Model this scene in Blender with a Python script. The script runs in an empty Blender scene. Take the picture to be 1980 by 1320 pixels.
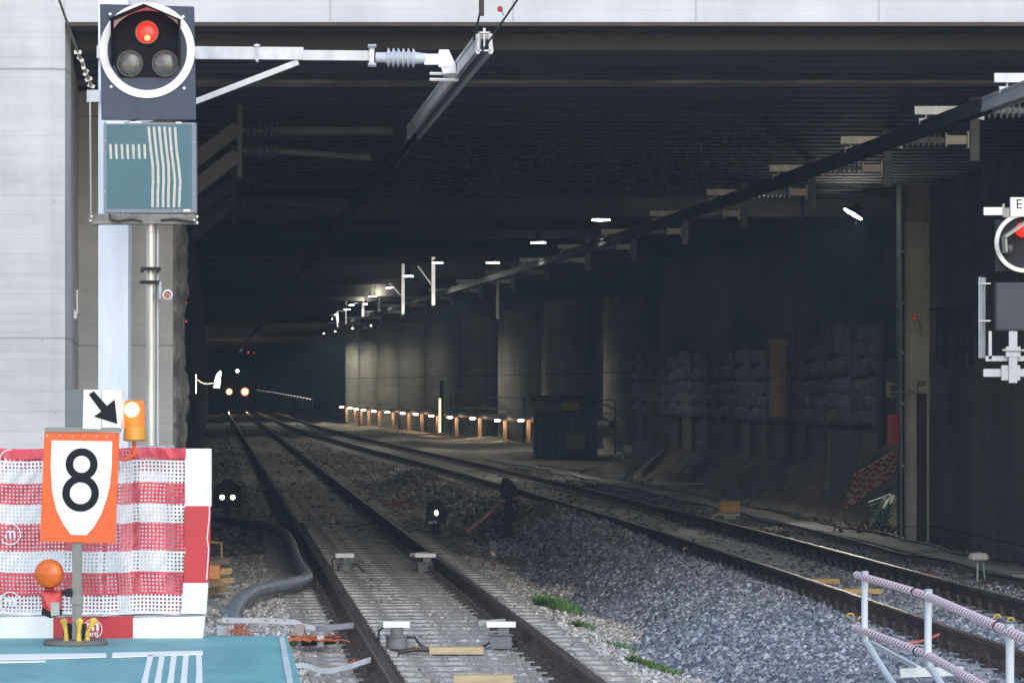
import bpy, bmesh, math, random
import numpy as np
from mathutils import Vector, Matrix
R = math.radians
random.seed(7); rng = np.random.default_rng(11)
sc = bpy.context.scene
C = sc.collection

# ------------------------------------------------------------------ camera, sky, sun, exposure
F = 7600.0; HZ = 746.0; EYE = 2.15            # focal length in photo px, horizon row, eye height above the rail tops
cam_d = bpy.data.cameras.new('camera'); cam = bpy.data.objects.new('camera', cam_d); C.objects.link(cam)
cam.location = (0, 0, EYE); cam.rotation_euler = (R(90), 0, 0)
cam_d.lens = F / 1980 * 36; cam_d.sensor_width = 36
cam_d.shift_y = (HZ - 660) / 1980; cam_d.clip_start = 0.5; cam_d.clip_end = 3000
sc.camera = cam
SUN_EL, SUN_AZ = 30, 168                      # azimuth clockwise from +Y: behind the camera, to its right
w = bpy.data.worlds.new('World'); sc.world = w; w.use_nodes = True
nt = w.node_tree; bg = nt.nodes['Background']
sky = nt.nodes.new('ShaderNodeTexSky'); sky.sky_type = 'NISHITA'; sky.sun_disc = False
sky.sun_elevation = R(SUN_EL); sky.sun_rotation = R(SUN_AZ); sky.dust_density = 0.8; sky.air_density = 1.0; sky.ozone_density = 1.0
nt.links.new(sky.outputs[0], bg.inputs[0]); bg.inputs[1].default_value = 0.15
sd = bpy.data.lights.new('sun', 'SUN'); sun = bpy.data.objects.new('sun', sd); C.objects.link(sun)
sd.energy = 0.60; sd.angle = R(45); sd.color = (1.0, 0.975, 0.95)
dv = Vector((math.sin(R(SUN_AZ)) * math.cos(R(SUN_EL)), math.cos(R(SUN_AZ)) * math.cos(R(SUN_EL)), math.sin(R(SUN_EL))))
sun.rotation_euler = dv.to_track_quat('Z', 'Y').to_euler(); sun.location = (-10, -20, 40)
sc.view_settings.view_transform = 'Standard'; sc.view_settings.look = 'None'
sc.view_settings.exposure = 1.05; sc.view_settings.gamma = 1.0
sc.cycles.max_bounces = 8; sc.cycles.diffuse_bounces = 4; sc.cycles.volume_bounces = 0
sc.cycles.transparent_max_bounces = 12; sc.cycles.caustics_reflective = False; sc.cycles.caustics_refractive = False
sc.cycles.sample_clamp_indirect = 4.0

# ------------------------------------------------------------------ helpers
def P(px, py, D): return Vector(((px - 990) * D / F, D, EYE - (py - HZ) * D / F))
def G(px, py, z):
    D = (EYE - z) * F / (py - HZ); return Vector(((px - 990) * D / F, D, z))
def S(px, D): return px * D / F               # photo px -> metres at distance D

X1 = lambda d: 2.09 - 0.0763 * d
_td = np.array([10, 25, 35.9, 51.4, 66.6, 81.9, 95.5, 113, 152.6, 236, 330, 900.])
_tx = np.array([6.1, 5.33, 4.60, 3.48, 2.26, 0.98, -0.30, -2.02, -5.8, -13.1, -20.9, -64.4])
_k = np.poly1d(np.polyfit(_td[:10], _tx[:10], 4))
def X2(d):
    d = np.asarray(d, float)
    return np.where(d < 236, _k(np.minimum(d, 236)), _k(236) - 0.0795 * (d - 236))
def fx2(d): return float(X2(d))
toe = lambda d: np.interp(d, [50, 60, 69, 80, 92, 113, 135], [7.4, 6.35, 5.45, 4.4, 3.5, 2.9, 3.2])

class MB:
    def __init__(s): s.v = []; s.f = []; s.m = []; s.mi = 0
    def add(s, vs, fs):
        n = len(s.v); s.v += [tuple(v) for v in vs]; s.f += [tuple(n + i for i in f) for f in fs]; s.m += [s.mi] * len(fs); return s
    def mat(s, i): s.mi = i; return s
    def box(s, a, b, rot=None, piv=None):
        (x0, y0, z0), (x1, y1, z1) = a, b
        vs = [Vector(p) for p in [(x0,y0,z0),(x1,y0,z0),(x1,y1,z0),(x0,y1,z0),(x0,y0,z1),(x1,y0,z1),(x1,y1,z1),(x0,y1,z1)]]
        if rot is not None:
            c = Vector(piv) if piv is not None else (Vector(a) + Vector(b)) / 2
            vs = [rot @ (v - c) + c for v in vs]
        return s.add(vs, [(0,3,2,1),(4,5,6,7),(0,1,5,4),(1,2,6,5),(2,3,7,6),(3,0,4,7)])
    def cbox(s, c, sz, rot=None):
        c = Vector(c); h = Vector(sz) / 2; return s.box(c - h, c + h, rot, c)
    def beam(s, p, q, wd, ht, up=(0, 0, 1)):
        p, q = Vector(p), Vector(q); d = (q - p).normalized(); up = Vector(up)
        if abs(d.dot(up)) > .95: up = Vector((0, 1, 0))
        sx = d.cross(up).normalized(); u = sx.cross(d).normalized()
        vs = []
        for e in (p, q):
            for a, b in ((-1,-1),(1,-1),(1,1),(-1,1)): vs.append(e + sx * a * wd / 2 + u * b * ht / 2)
        return s.add(vs, [(3,2,1,0),(4,5,6,7),(0,1,5,4),(1,2,6,5),(2,3,7,6),(3,0,4,7)])
    def tube(s, pts, r, n=10, cap=True):
        pts = [Vector(p) for p in pts]; rs = r if isinstance(r, (list, tuple)) else [r] * len(pts)
        vs = []; prev = None
        for i, p in enumerate(pts):
            d = (pts[min(i + 1, len(pts) - 1)] - pts[max(i - 1, 0)]).normalized()
            if prev is None:
                a = Vector((0, 0, 1)) if abs(d.z) < .9 else Vector((1, 0, 0))
                sx = d.cross(a).normalized()
            else: sx = (prev - d * prev.dot(d)).normalized()
            prev = sx; u = sx.cross(d)
            for k in range(n):
                t = 2 * math.pi * k / n; vs.append(p + (sx * math.cos(t) + u * math.sin(t)) * rs[i])
        fs = []
        for i in range(len(pts) - 1):
            for k in range(n):
                a, b = i * n + k, i * n + (k + 1) % n; fs.append((a, b, b + n, a + n))
        if cap: fs += [tuple(range(n - 1, -1, -1)), tuple((len(pts) - 1) * n + k for k in range(n))]
        return s.add(vs, fs)
    def lathe(s, c, prof, n=20, axis=(0, 0, 1)):
        q = Vector((0, 0, 1)).rotation_difference(Vector(axis).normalized()); c = Vector(c)
        vs = []
        for (r, h) in prof:
            for k in range(n):
                t = 2 * math.pi * k / n; vs.append(c + q @ Vector((r * math.cos(t), r * math.sin(t), h)))
        fs = []
        for i in range(len(prof) - 1):
            for k in range(n):
                a, b = i * n + k, i * n + (k + 1) % n; fs.append((a, b, b + n, a + n))
        fs += [tuple(range(n - 1, -1, -1)), tuple((len(prof) - 1) * n + k for k in range(n))]
        return s.add(vs, fs)
    def prism(s, poly, n0, depth):
        """poly: 3-D outline, pushed along vector n0 by depth"""
        poly = [Vector(p) for p in poly]; dvec = Vector(n0) * depth; n = len(poly)
        return s.add(poly + [p + dvec for p in poly], [tuple(range(n)), tuple(range(2 * n - 1, n - 1, -1))] + [(i, i + n, (i + 1) % n + n, (i + 1) % n) for i in range(n)])
    def ring(s, c, ro, ri, depth, n=48, axis=(0, 1, 0)):
        q = Vector((0, 0, 1)).rotation_difference(Vector(axis).normalized()); c = Vector(c); vs = []
        for h in (0, depth):
            for r in (ro, ri):
                for k in range(n):
                    t = 2 * math.pi * k / n; vs.append(c + q @ Vector((r * math.cos(t), r * math.sin(t), h)))
        fs = []
        for k in range(n):
            a, b = k, (k + 1) % n
            fs += [(a, b, b + n, a + n), (2*n + b, 2*n + a, 3*n + a, 3*n + b), (b, a, a + 2*n, b + 2*n), (a + n, b + n, b + 3*n, a + 3*n)]
        return s.add(vs, fs)
    def build(s, name, mats, parent=None, smooth=False, origin=None, bevel=0):
        me = bpy.data.meshes.new(name)
        o = bpy.data.objects.new(name, me); C.objects.link(o)
        wl = Vector(parent['_wl']) if parent is not None else (Vector(origin) if origin is not None else Vector(s.v[0]))
        v = [(a[0] - wl.x, a[1] - wl.y, a[2] - wl.z) for a in s.v]
        me.from_pydata(v, [], s.f)
        for m in (mats if isinstance(mats, (list, tuple)) else [mats]): me.materials.append(m)
        me.polygons.foreach_set('material_index', s.m)
        bm = bmesh.new(); bm.from_mesh(me); bmesh.ops.recalc_face_normals(bm, faces=bm.faces); bm.to_mesh(me); bm.free()
        if smooth:
            me.polygons.foreach_set('use_smooth', [True] * len(me.polygons))
            try: me.set_sharp_from_angle(angle=R(40))
            except Exception: pass
        if parent is not None: o.parent = parent; o['_wl'] = tuple(wl)
        else: o.location = wl; o['_wl'] = tuple(wl)
        if bevel:
            b = o.modifiers.new('bevel', 'BEVEL'); b.width = bevel; b.segments = 2; b.limit_method = 'ANGLE'
        return o

def tag(o, label=None, cat=None, group=None, kind=None):
    for k, v in (('label', label), ('category', cat), ('group', group), ('kind', kind)):
        if v: o[k] = v
    return o
def thing(name, label, cat, loc, group=None):
    o = bpy.data.objects.new(name, None); C.objects.link(o); o.location = loc; o['_wl'] = tuple(loc); o.empty_display_size = .1
    return tag(o, label, cat, group)
def copy_tree(o, parent=None):
    c = o.copy(); C.objects.link(c)
    if parent is not None: c.parent = parent
    for ch in [x for x in list(C.objects) if x.parent == o]: copy_tree(ch, c)
    return c
_kids = {}
def copy_fast(o, kids, parent=None):
    c = o.copy(); C.objects.link(c)
    if parent is not None: c.parent = parent
    for ch, sub in kids: copy_fast(ch, sub, c)
    return c
def kidtree(o): return [(ch, kidtree(ch)) for ch in C.objects if ch.parent == o]
def shift_to(root, loc):
    root.location = loc
    return root

# ------------------------------------------------------------------ materials
M = {}
def mat(name, col, rough=.7, metal=0, noise=None, bump=0, bscale=40, emit=None, es=0, alpha=None, spec=None):
    m = bpy.data.materials.new(name); m.use_nodes = True; t = m.node_tree; b = t.nodes['Principled BSDF']
    b.inputs['Roughness'].default_value = rough; b.inputs['Metallic'].default_value = metal
    b.inputs['Base Color'].default_value = (*col, 1)
    if spec is not None: b.inputs['Specular IOR Level'].default_value = spec
    tc = t.nodes.new('ShaderNodeTexCoord')
    if noise:   # (scale vector or float, second colour, low, high)
        sca, c2, lo, hi = noise
        mp = t.nodes.new('ShaderNodeMapping'); mp.inputs['Scale'].default_value = sca if isinstance(sca, tuple) else (sca,) * 3
        n = t.nodes.new('ShaderNodeTexNoise'); n.inputs['Detail'].default_value = 6; n.inputs['Roughness'].default_value = .62; n.inputs['Scale'].default_value = 1
        rp = t.nodes.new('ShaderNodeValToRGB'); rp.color_ramp.elements[0].position = lo; rp.color_ramp.elements[1].position = hi
        rp.color_ramp.elements[0].color = (*c2, 1); rp.color_ramp.elements[1].color = (*col, 1)
        t.links.new(tc.outputs['Object'], mp.inputs[0]); t.links.new(mp.outputs[0], n.inputs['Vector'])
        t.links.new(n.outputs[0], rp.inputs[0]); t.links.new(rp.outputs[0], b.inputs['Base Color'])
    if bump:
        n2 = t.nodes.new('ShaderNodeTexNoise'); n2.inputs['Scale'].default_value = bscale; n2.inputs['Detail'].default_value = 5
        bp = t.nodes.new('ShaderNodeBump'); bp.inputs['Strength'].default_value = bump; bp.inputs['Distance'].default_value = .02
        t.links.new(tc.outputs['Object'], n2.inputs['Vector']); t.links.new(n2.outputs[0], bp.inputs['Height']); t.links.new(bp.outputs[0], b.inputs['Normal'])
    if emit: b.inputs['Emission Color'].default_value = (*emit, 1); b.inputs['Emission Strength'].default_value = es
    M[name] = m; return m

def concrete(name, col, dark, joint_z=1.35, board=.12, joint_x=0, streak=.5, formw=.35, ysc=1):
    """board-marked concrete: fine horizontal board lines, rare joints, vertical streaks, blotches, air holes"""
    m = bpy.data.materials.new(name); m.use_nodes = True; t = m.node_tree; b = t.nodes['Principled BSDF']; L = t.links.new; N = t.nodes.new
    b.inputs['Roughness'].default_value = .85; b.inputs['Specular IOR Level'].default_value = .25
    g = N('ShaderNodeNewGeometry'); sp = N('ShaderNodeSeparateXYZ'); L(g.outputs['Position'], sp.inputs[0])
    def noise(scale, det=5, rough=.6):
        mp = N('ShaderNodeMapping'); mp.inputs['Scale'].default_value = (scale[0], scale[1] * ysc, scale[2]); n = N('ShaderNodeTexNoise'); n.inputs['Scale'].default_value = 1
        n.inputs['Detail'].default_value = det; n.inputs['Roughness'].default_value = rough
        L(g.outputs['Position'], mp.inputs[0]); L(mp.outputs[0], n.inputs['Vector']); return n.outputs[0]
    def math_(op, a, b_=None, c=None):
        n = N('ShaderNodeMath'); n.operation = op
        for i, x in enumerate((a, b_, c)):
            if x is None: continue
            if isinstance(x, (int, float)): n.inputs[i].default_value = x
            else: L(x, n.inputs[i])
        return n.outputs[0]
    def ramp(x, lo, hi):
        n = N('ShaderNodeMapRange'); n.inputs[1].default_value = lo; n.inputs[2].default_value = hi; L(x, n.inputs[0]); return n.outputs[0]
    blot = noise((.7, .7, .9), 7, .65); strk = noise((1.5, 1.5, .16), 6, .62); brd = noise((.35, .35, 11), 3, .7); fine = noise((22, 22, 22), 4, .7)
    v = math_('MULTIPLY', ramp(blot, .3, .7), .55)
    v = math_('ADD', v, math_('MULTIPLY', ramp(strk, .35, .68), streak * .5))
    v = math_('ADD', v, math_('MULTIPLY', ramp(brd, .35, .65), formw * .5))
    v = math_('ADD', v, math_('MULTIPLY', fine, .12))
    # joints
    def joint(axis, pitch, wd):
        fz = math_('FRACT', math_('DIVIDE', sp.outputs[axis], pitch)); return math_('LESS_THAN', fz, wd / pitch)
    j = joint(2, joint_z, .022)
    j = math_('MAXIMUM', j, math_('MULTIPLY', joint(2, board, .008), .22))
    if joint_x: j = math_('MAXIMUM', j, joint(0, joint_x, .02))
    # air holes
    vo = N('ShaderNodeTexVoronoi'); vo.inputs['Scale'].default_value = 2.6; L(g.outputs['Position'], vo.inputs['Vector'])
    hole = math_('LESS_THAN', vo.outputs['Distance'], .035)
    v = math_('SUBTRACT', v, math_('MULTIPLY', j, .75)); v = math_('SUBTRACT', v, math_('MULTIPLY', hole, .6))
    mx = N('ShaderNodeMixRGB'); mx.inputs[1].default_value = (*dark, 1); mx.inputs[2].default_value = (*col, 1); L(math_('MAXIMUM', math_('MINIMUM', v, 1.0), 0.0), mx.inputs[0])
    L(mx.outputs[0], b.inputs['Base Color'])
    bp = N('ShaderNodeBump'); bp.inputs['Strength'].default_value = .5; bp.inputs['Distance'].default_value = .015; L(v, bp.inputs['Height']); L(bp.outputs[0], b.inputs['Normal'])
    M[name] = m; return m

concrete('wall_concrete', (.61, .615, .625), (.33, .34, .36), joint_z=2.6, board=.19, streak=.8)
concrete('fascia_concrete', (.58, .60, .63), (.40, .41, .43), joint_x=1.77, joint_z=3.0, board=.17, streak=.8)
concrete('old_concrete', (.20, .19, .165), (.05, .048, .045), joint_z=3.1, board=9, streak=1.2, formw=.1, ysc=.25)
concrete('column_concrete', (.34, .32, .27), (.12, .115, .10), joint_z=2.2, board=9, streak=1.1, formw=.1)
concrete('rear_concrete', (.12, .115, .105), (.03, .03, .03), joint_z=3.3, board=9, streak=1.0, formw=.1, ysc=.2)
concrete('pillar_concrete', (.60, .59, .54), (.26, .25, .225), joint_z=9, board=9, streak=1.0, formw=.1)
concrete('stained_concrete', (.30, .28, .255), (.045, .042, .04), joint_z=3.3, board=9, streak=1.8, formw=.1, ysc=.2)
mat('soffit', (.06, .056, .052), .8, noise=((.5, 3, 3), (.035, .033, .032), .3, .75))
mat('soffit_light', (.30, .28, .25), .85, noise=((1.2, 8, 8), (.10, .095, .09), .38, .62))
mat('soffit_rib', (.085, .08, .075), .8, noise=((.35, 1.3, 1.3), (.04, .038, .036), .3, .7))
mat('soot', (.014, .013, .013), .9)  # near-black colour puts the unlit tunnel's darkness into the deep ceiling
mat('sooty_rock', (.03, .028, .027), .95, noise=(2, (.012, .011, .011), .3, .7), bump=.6, bscale=5)  # blackened so the left inner wall carries the tunnel shade
mat('beam_dark', (.05, .045, .038), .85)  # shade of the deep ceiling carried into its beams' colour
mat('beam', (.12, .105, .085), .85, noise=((1, 4, 4), (.06, .055, .05), .3, .7))
mat('rust_steel', (.06, .045, .035), .7, noise=(3, (.035, .025, .02), .35, .65))
mat('galvanised', (.50, .53, .575), .45, .45, noise=((9, 9, 3), (.33, .36, .40), .3, .7), bump=.05)
mat('galvanised_matt', (.50, .52, .54), .6, .2, noise=((6, 6, 2), (.36, .38, .40), .3, .7))
mat('aluminium', (.52, .53, .54), .45, .6, noise=((12, 2, 12), (.36, .36, .36), .3, .7))
mat('aluminium_dull', (.022, .022, .022), .6, .3)  # inner conductor rails darkened for portal shade; also dark wires and hangers
mat('stainless', (.55, .54, .52), .38, .75, noise=((14, 14, 1.5), (.34, .33, .31), .3, .7))
mat('insulator', (.50, .53, .60), .4)
mat('insulator_dark', (.36, .38, .42), .5)
mat('white_paint', (.80, .80, .79), .5, noise=(5, (.66, .66, .64), .3, .6))
mat('black_paint', (.008, .008, .009), .7, spec=.1)
mat('charcoal', (.022, .023, .026), .65, spec=.15)
mat('panel_grey', (.062, .075, .108), .55, spec=.25, noise=((8, 8, 1.4), (.045, .056, .084), .3, .7))
mat('panel_frame', (.16, .19, .24), .45)
mat('teal_sheet', (.05, .135, .17), .55, noise=((2, 2, 1), (.04, .11, .145), .3, .7))
mat('tape', (.55, .55, .50), .6, noise=(20, (.42, .42, .38), .4, .7))
mat('ring_white', (.80, .80, .82), .45)
mat('lens_off', (.13, .135, .13), .12, noise=(30, (.06, .06, .06), .3, .7))
mat('lens_rim', (.03, .03, .03), .4)
mat('red_lamp', (.5, .02, .01), .3, emit=(1.0, .012, .008), es=1.3)
mat('red_lamp_core', (.6, .1, .05), .3, emit=(1.0, .12, .04), es=2.6)
mat('red_glint', (.3, .02, .02), .3, emit=(1.0, .03, .03), es=.7)
mat('orange_board', (.74, .105, .010), .5, noise=(6, (.62, .085, .01), .3, .6))
mat('grey_box', (.22, .22, .21), .55)
mat('number_black', (.010, .011, .015), .6, spec=.12)
mat('amber_glass', (.72, .15, .012), .25, noise=(18, (.5, .09, .01), .3, .7))
mat('amber_lit', (.75, .13, .01), .35, emit=(1.0, .22, .01), es=.28)
mat('amber_core', (1, .7, .3), .3, emit=(1.0, .66, .22), es=6)
mat('amber_base', (.62, .27, .02), .45)
mat('lamp_red_plastic', (.62, .05, .05), .45, noise=(10, (.45, .03, .03), .3, .6))
mat('net_red', (.62, .05, .075), .55, noise=(3, (.60, .10, .13), .3, .7))
mat('net_white', (.80, .80, .82), .55, noise=(3, (.68, .68, .70), .3, .7))
mat('board_red', (.50, .026, .04), .5, noise=((2, 2, 6), (.42, .026, .035), .35, .6))
mat('mat_teal', (.19, .48, .46), .6, noise=((2.6, 1.1, 2.6), (.09, .29, .315), .25, .72), bump=.15, bscale=60)
mat('mat_edge', (.62, .66, .64), .6, noise=(7, (.45, .5, .5), .3, .6))
mat('rubber_grey', (.13, .12, .11), .8)
mat('clamp_yellow', (.70, .45, .04), .5, noise=(14, (.35, .25, .05), .35, .6))
mat('stripe_white', (.93, .93, .93), .5)
mat('stripe_red', (.75, .07, .09), .5)
mat('sleeper_wood', (.50, .48, .45), .9, noise=((5, 26, 5), (.17, .155, .14), .38, .62), bump=.6, bscale=30)
mat('sleeper_concrete', (.46, .455, .44), .9, noise=((6, 6, 6), (.26, .255, .24), .35, .6), bump=.3)
mat('rail_side', (.14, .076, .050), .75, noise=((6, 2, 6), (.03, .02, .017), .35, .65), bump=.2)
mat('rail_top', (.20, .17, .155), .42, .85, noise=((18, .6, 18), (.12, .09, .075), .35, .65))
mat('fastening', (.06, .045, .038), .7, noise=(20, (.02, .018, .016), .3, .6))
mat('plank', (.55, .36, .13), .75, noise=((2, 18, 18), (.34, .22, .10), .35, .65))
mat('plank_pale', (.66, .52, .30), .75, noise=((2, 18, 18), (.42, .31, .18), .35, .65))
mat('hose', (.24, .28, .32), .5, noise=(7, (.15, .165, .18), .3, .6), bump=.2, bscale=25)
mat('orange_cable', (.70, .17, .04), .5)
mat('dark_cable', (.03, .03, .03), .6)
mat('yellow_paint', (.60, .33, .03), .55, noise=(8, (.40, .22, .03), .3, .6))
mat('yellow_door_dull', (.22, .13, .02), .7)
mat('green_pole', (.10, .26, .18), .6)
mat('red_paint', (.45, .03, .03), .6, noise=(5, (.3, .02, .02), .3, .6))
mat('dull_red', (.26, .05, .04), .7)
mat('dusty_pale', (.42, .41, .38), .85, noise=(8, (.26, .25, .23), .35, .6))
mat('dark_cabinet', (.035, .042, .055), .6, noise=(4, (.025, .03, .038), .3, .7))
mat('grey_cabinet', (.22, .225, .22), .7, noise=(6, (.12, .12, .12), .3, .7))
mat('timber', (.16, .12, .08), .85, noise=((4, 4, 14), (.05, .04, .03), .35, .65))
mat('shotcrete', (.36, .35, .34), .9, noise=(3, (.12, .115, .11), .35, .65), bump=1, bscale=6)
mat('lamp_white', (.9, .9, .9), .3, emit=(1.0, .97, .86), es=60)
mat('lamp_soft', (.9, .9, .9), .3, emit=(1.0, .97, .88), es=26)
mat('lamp_warm', (.9, .8, .6), .3, emit=(1.0, .72, .42), es=34)
mat('signal_white', (.9, .9, .8), .3, emit=(1.0, .88, .66), es=5)
mat('reflector_glow', (.5, .25, .1), .5, emit=(1.0, .34, .09), es=.55)
mat('void_black', (.004, .004, .004), 1, spec=0)
mat('headlight', (.9, .8, .7), .3, emit=(1.0, .66, .36), es=22)
mat('post_lamp', (.9, .9, .8), .4, emit=(1, .93, .8), es=1.6)
mat('strip_light', (.9, .8, .6), .3, emit=(1.0, .80, .52), es=9)
mat('film', (.75, .78, .85), .5, emit=(.75, .85, 1.0), es=2.2)  # emission stands in for light falling on the plastic
mat('leaf', (.10, .17, .05), .6, noise=(20, (.05, .13, .02), .3, .7))
mat('haze_none', (1, 1, 1))

# ground: layered by position along and across the tunnel
def ground_material():
    m = bpy.data.materials.new('ground'); m.use_nodes = True; t = m.node_tree; b = t.nodes['Principled BSDF']; L = t.links.new; N = t.nodes.new
    b.inputs['Roughness'].default_value = .95; b.inputs['Specular IOR Level'].default_value = .2
    g = N('ShaderNodeNewGeometry')
    a = N('ShaderNodeAttribute'); a.attribute_name = 'dirt'
    def nz(s, d=6):
        n = N('ShaderNodeTexNoise'); n.inputs['Scale'].default_value = s; n.inputs['Detail'].default_value = d; n.inputs['Roughness'].default_value = .7; L(g.outputs['Position'], n.inputs['Vector']); return n
    r1 = N('ShaderNodeValToRGB'); L(nz(14).outputs[0], r1.inputs[0]); r1.color_ramp.elements[0].position = .35; r1.color_ramp.elements[1].position = .7
    r1.color_ramp.elements[0].color = (.10, .10, .10, 1); r1.color_ramp.elements[1].color = (.34, .335, .33, 1)
    r2 = N('ShaderNodeValToRGB'); L(nz(.9, 8).outputs[0], r2.inputs[0]); r2.color_ramp.elements[0].position = .32; r2.color_ramp.elements[1].position = .68
    r2.color_ramp.elements[0].color = (.22, .20, .165, 1); r2.color_ramp.elements[1].color = (.50, .46, .385, 1)
    mx = N('ShaderNodeMixRGB'); L(a.outputs['Fac'], mx.inputs[0]); L(r1.outputs[0], mx.inputs[1]); L(r2.outputs[0], mx.inputs[2]); 
    a3 = N('ShaderNodeAttribute'); a3.attribute_name = 'spoil'; r3 = N('ShaderNodeValToRGB'); L(nz(2.3, 8).outputs[0], r3.inputs[0]); r3.color_ramp.elements[0].position = .35; r3.color_ramp.elements[1].position = .7
    r3.color_ramp.elements[0].color = (.035, .028, .022, 1); r3.color_ramp.elements[1].color = (.13, .10, .075, 1)
    m2 = N('ShaderNodeMixRGB'); L(a3.outputs['Fac'], m2.inputs[0]); L(mx.outputs[0], m2.inputs[1]); L(r3.outputs[0], m2.inputs[2]); L(m2.outputs[0], b.inputs['Base Color'])
    bp = N('ShaderNodeBump'); bp.inputs['Distance'].default_value = .05; bp.inputs['Strength'].default_value = .8; L(nz(22).outputs[0], bp.inputs['Height']); L(bp.outputs[0], b.inputs['Normal'])
    M['ground'] = m
ground_material()
def stones_material(name, c0, c1, c2):
    m = bpy.data.materials.new(name); m.use_nodes = True; t = m.node_tree; b = t.nodes['Principled BSDF']; L = t.links.new; N = t.nodes.new
    b.inputs['Roughness'].default_value = .85
    g = N('ShaderNodeNewGeometry'); r = N('ShaderNodeValToRGB'); L(g.outputs['Random Per Island'], r.inputs[0])
    e = r.color_ramp.elements; e[0].color = (*c0, 1); e[0].position = 0; e[1].color = (*c2, 1); e[1].position = 1; k = e.new(.55); k.color = (*c1, 1); k = e.new(.86); k.color = (c2[0] * .85, c2[1] * .8, c2[2] * .72, 1); k = e.new(.3); k.color = ((c0[0] + c1[0]) * .52, (c0[1] + c1[1]) * .46, (c0[2] + c1[2]) * .42, 1)
    L(r.outputs[0], b.inputs['Base Color']); M[name] = m
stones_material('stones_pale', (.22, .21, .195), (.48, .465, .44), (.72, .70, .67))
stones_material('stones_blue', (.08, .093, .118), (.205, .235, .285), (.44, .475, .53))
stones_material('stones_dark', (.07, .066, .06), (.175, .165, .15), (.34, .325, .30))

# ------------------------------------------------------------------ ground sheet
def gz(x, d):
    x = np.asarray(x, float); d = np.asarray(d, float)
    o1 = x - (2.09 - .0763 * d); o2 = x - X2(d)
    z = np.full(np.broadcast(x, d).shape, -.235)
    gap = np.clip(((X2(d) - (2.09 - .0763 * d)) - 3.9) / 1.2, 0, 1)          # ditch only where the tracks stand well apart
    near = np.clip((95 - d) / 40, 0, 1)
    ditch = np.exp(-((o2 + 3.05) / .55) ** 2) * .22 * gap * near
    z = z - ditch
    # heaped fresh ballast between the tracks
    for (px, pd, h, wx, wd) in ((.95, 62, .34, .75, 10), (-.6, 74, .30, .6, 9), (-2.3, 95, .28, .6, 12), (2.1, 47, .16, .7, 6)):
        z = z + h * np.exp(-((x - px + .08 * (d - pd)) / wx) ** 2 - ((d - pd) / wd) ** 2)
    z = z + .03 * np.sin(x * 2.1 + d * .7) * np.sin(x * 1.3 - d * .45) * (np.abs(o1) > 1.4) * (np.abs(o2) > 1.4)
    # spoil slope on the right
    xt = toe(d); s = np.clip((x - xt) / 2.3, 0, 1.1); f = np.clip((d - 58) / 3, 0, 1) * np.clip((128 - d) / 16, 0, 1)
    z = z + s * 1.85 * f + f * (s > 0) * .07 * np.sin(x * 6 + d * 1.7) * np.sin(d * .9 + 1)
    # rough dirt further in
    far = np.clip((d - 118) / 10, 0, 1) * (o2 > 2.0)
    z = z + far * .10 * np.sin(x * 1.1 + d * .21) * np.sin(d * .13 - x * .5)
    return z

def ground():
    ds = np.concatenate([np.arange(-2, 24, 2.0), np.arange(24, 70, .35), np.arange(70, 140, .8), np.arange(140, 300, 3), np.arange(300, 961, 20)])
    xs0 = np.concatenate([np.arange(-22, -7, 1.5), np.arange(-7, 9, .14), np.arange(9, 30, 1.5)])
    n = len(xs0); m = len(ds)
    DD, XX = np.meshgrid(ds, xs0, indexing='ij'); XX = XX - np.clip(DD - 60, 0, None) * .0763
    ZZ = gz(XX, DD); ZZ += rng.normal(0, .008, ZZ.shape)
    V = np.stack([XX, DD, ZZ], -1).reshape(-1, 3)
    i, j = np.meshgrid(np.arange(m - 1), np.arange(n - 1), indexing='ij'); a = (i * n + j).ravel()
    Fq = np.stack([a, a + 1, a + n + 1, a + n], 1)
    me = bpy.data.meshes.new('ground'); me.vertices.add(len(V)); me.vertices.foreach_set('co', V.ravel())
    me.loops.add(Fq.size); me.loops.foreach_set('vertex_index', Fq.ravel()); me.polygons.add(len(Fq)); me.polygons.foreach_set('loop_start', np.arange(len(Fq)) * 4)
    me.update(calc_edges=True)
    o2 = (XX - X2(DD)).ravel(); o1 = (XX - (2.09 - .0763 * DD)).ravel(); D = DD.ravel()
    dirt = np.clip((o2 - 1.5) / .3, 0, 1) * np.clip((D - 44) / 10, 0, 1)
    dirt = np.maximum(dirt, np.clip((D - 95) / 30, 0, 1) * .30 * (o1 > 1.6))
    dirt = np.maximum(dirt, (np.abs(o2) < 1.55) * np.clip((D - 45) / 10, 0, 1))
    at = me.attributes.new('dirt', 'FLOAT', 'POINT'); at.data.foreach_set('value', dirt.astype(np.float32))
    sp = np.clip((XX - toe(DD) + .1) / .35, 0, 1).ravel() * np.clip((D - 57) / 3, 0, 1) * np.clip((130 - D) / 8, 0, 1)
    at = me.attributes.new('spoil', 'FLOAT', 'POINT'); at.data.foreach_set('value', sp.astype(np.float32))
    me.materials.append(M['ground']); o = bpy.data.objects.new('ground', me); C.objects.link(o); tag(o, kind='structure')
ground()

SL1 = [26.2 + .6 * i for i in range(520)]
SL2 = [30.3 + .6 * i for i in range(520)]
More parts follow.
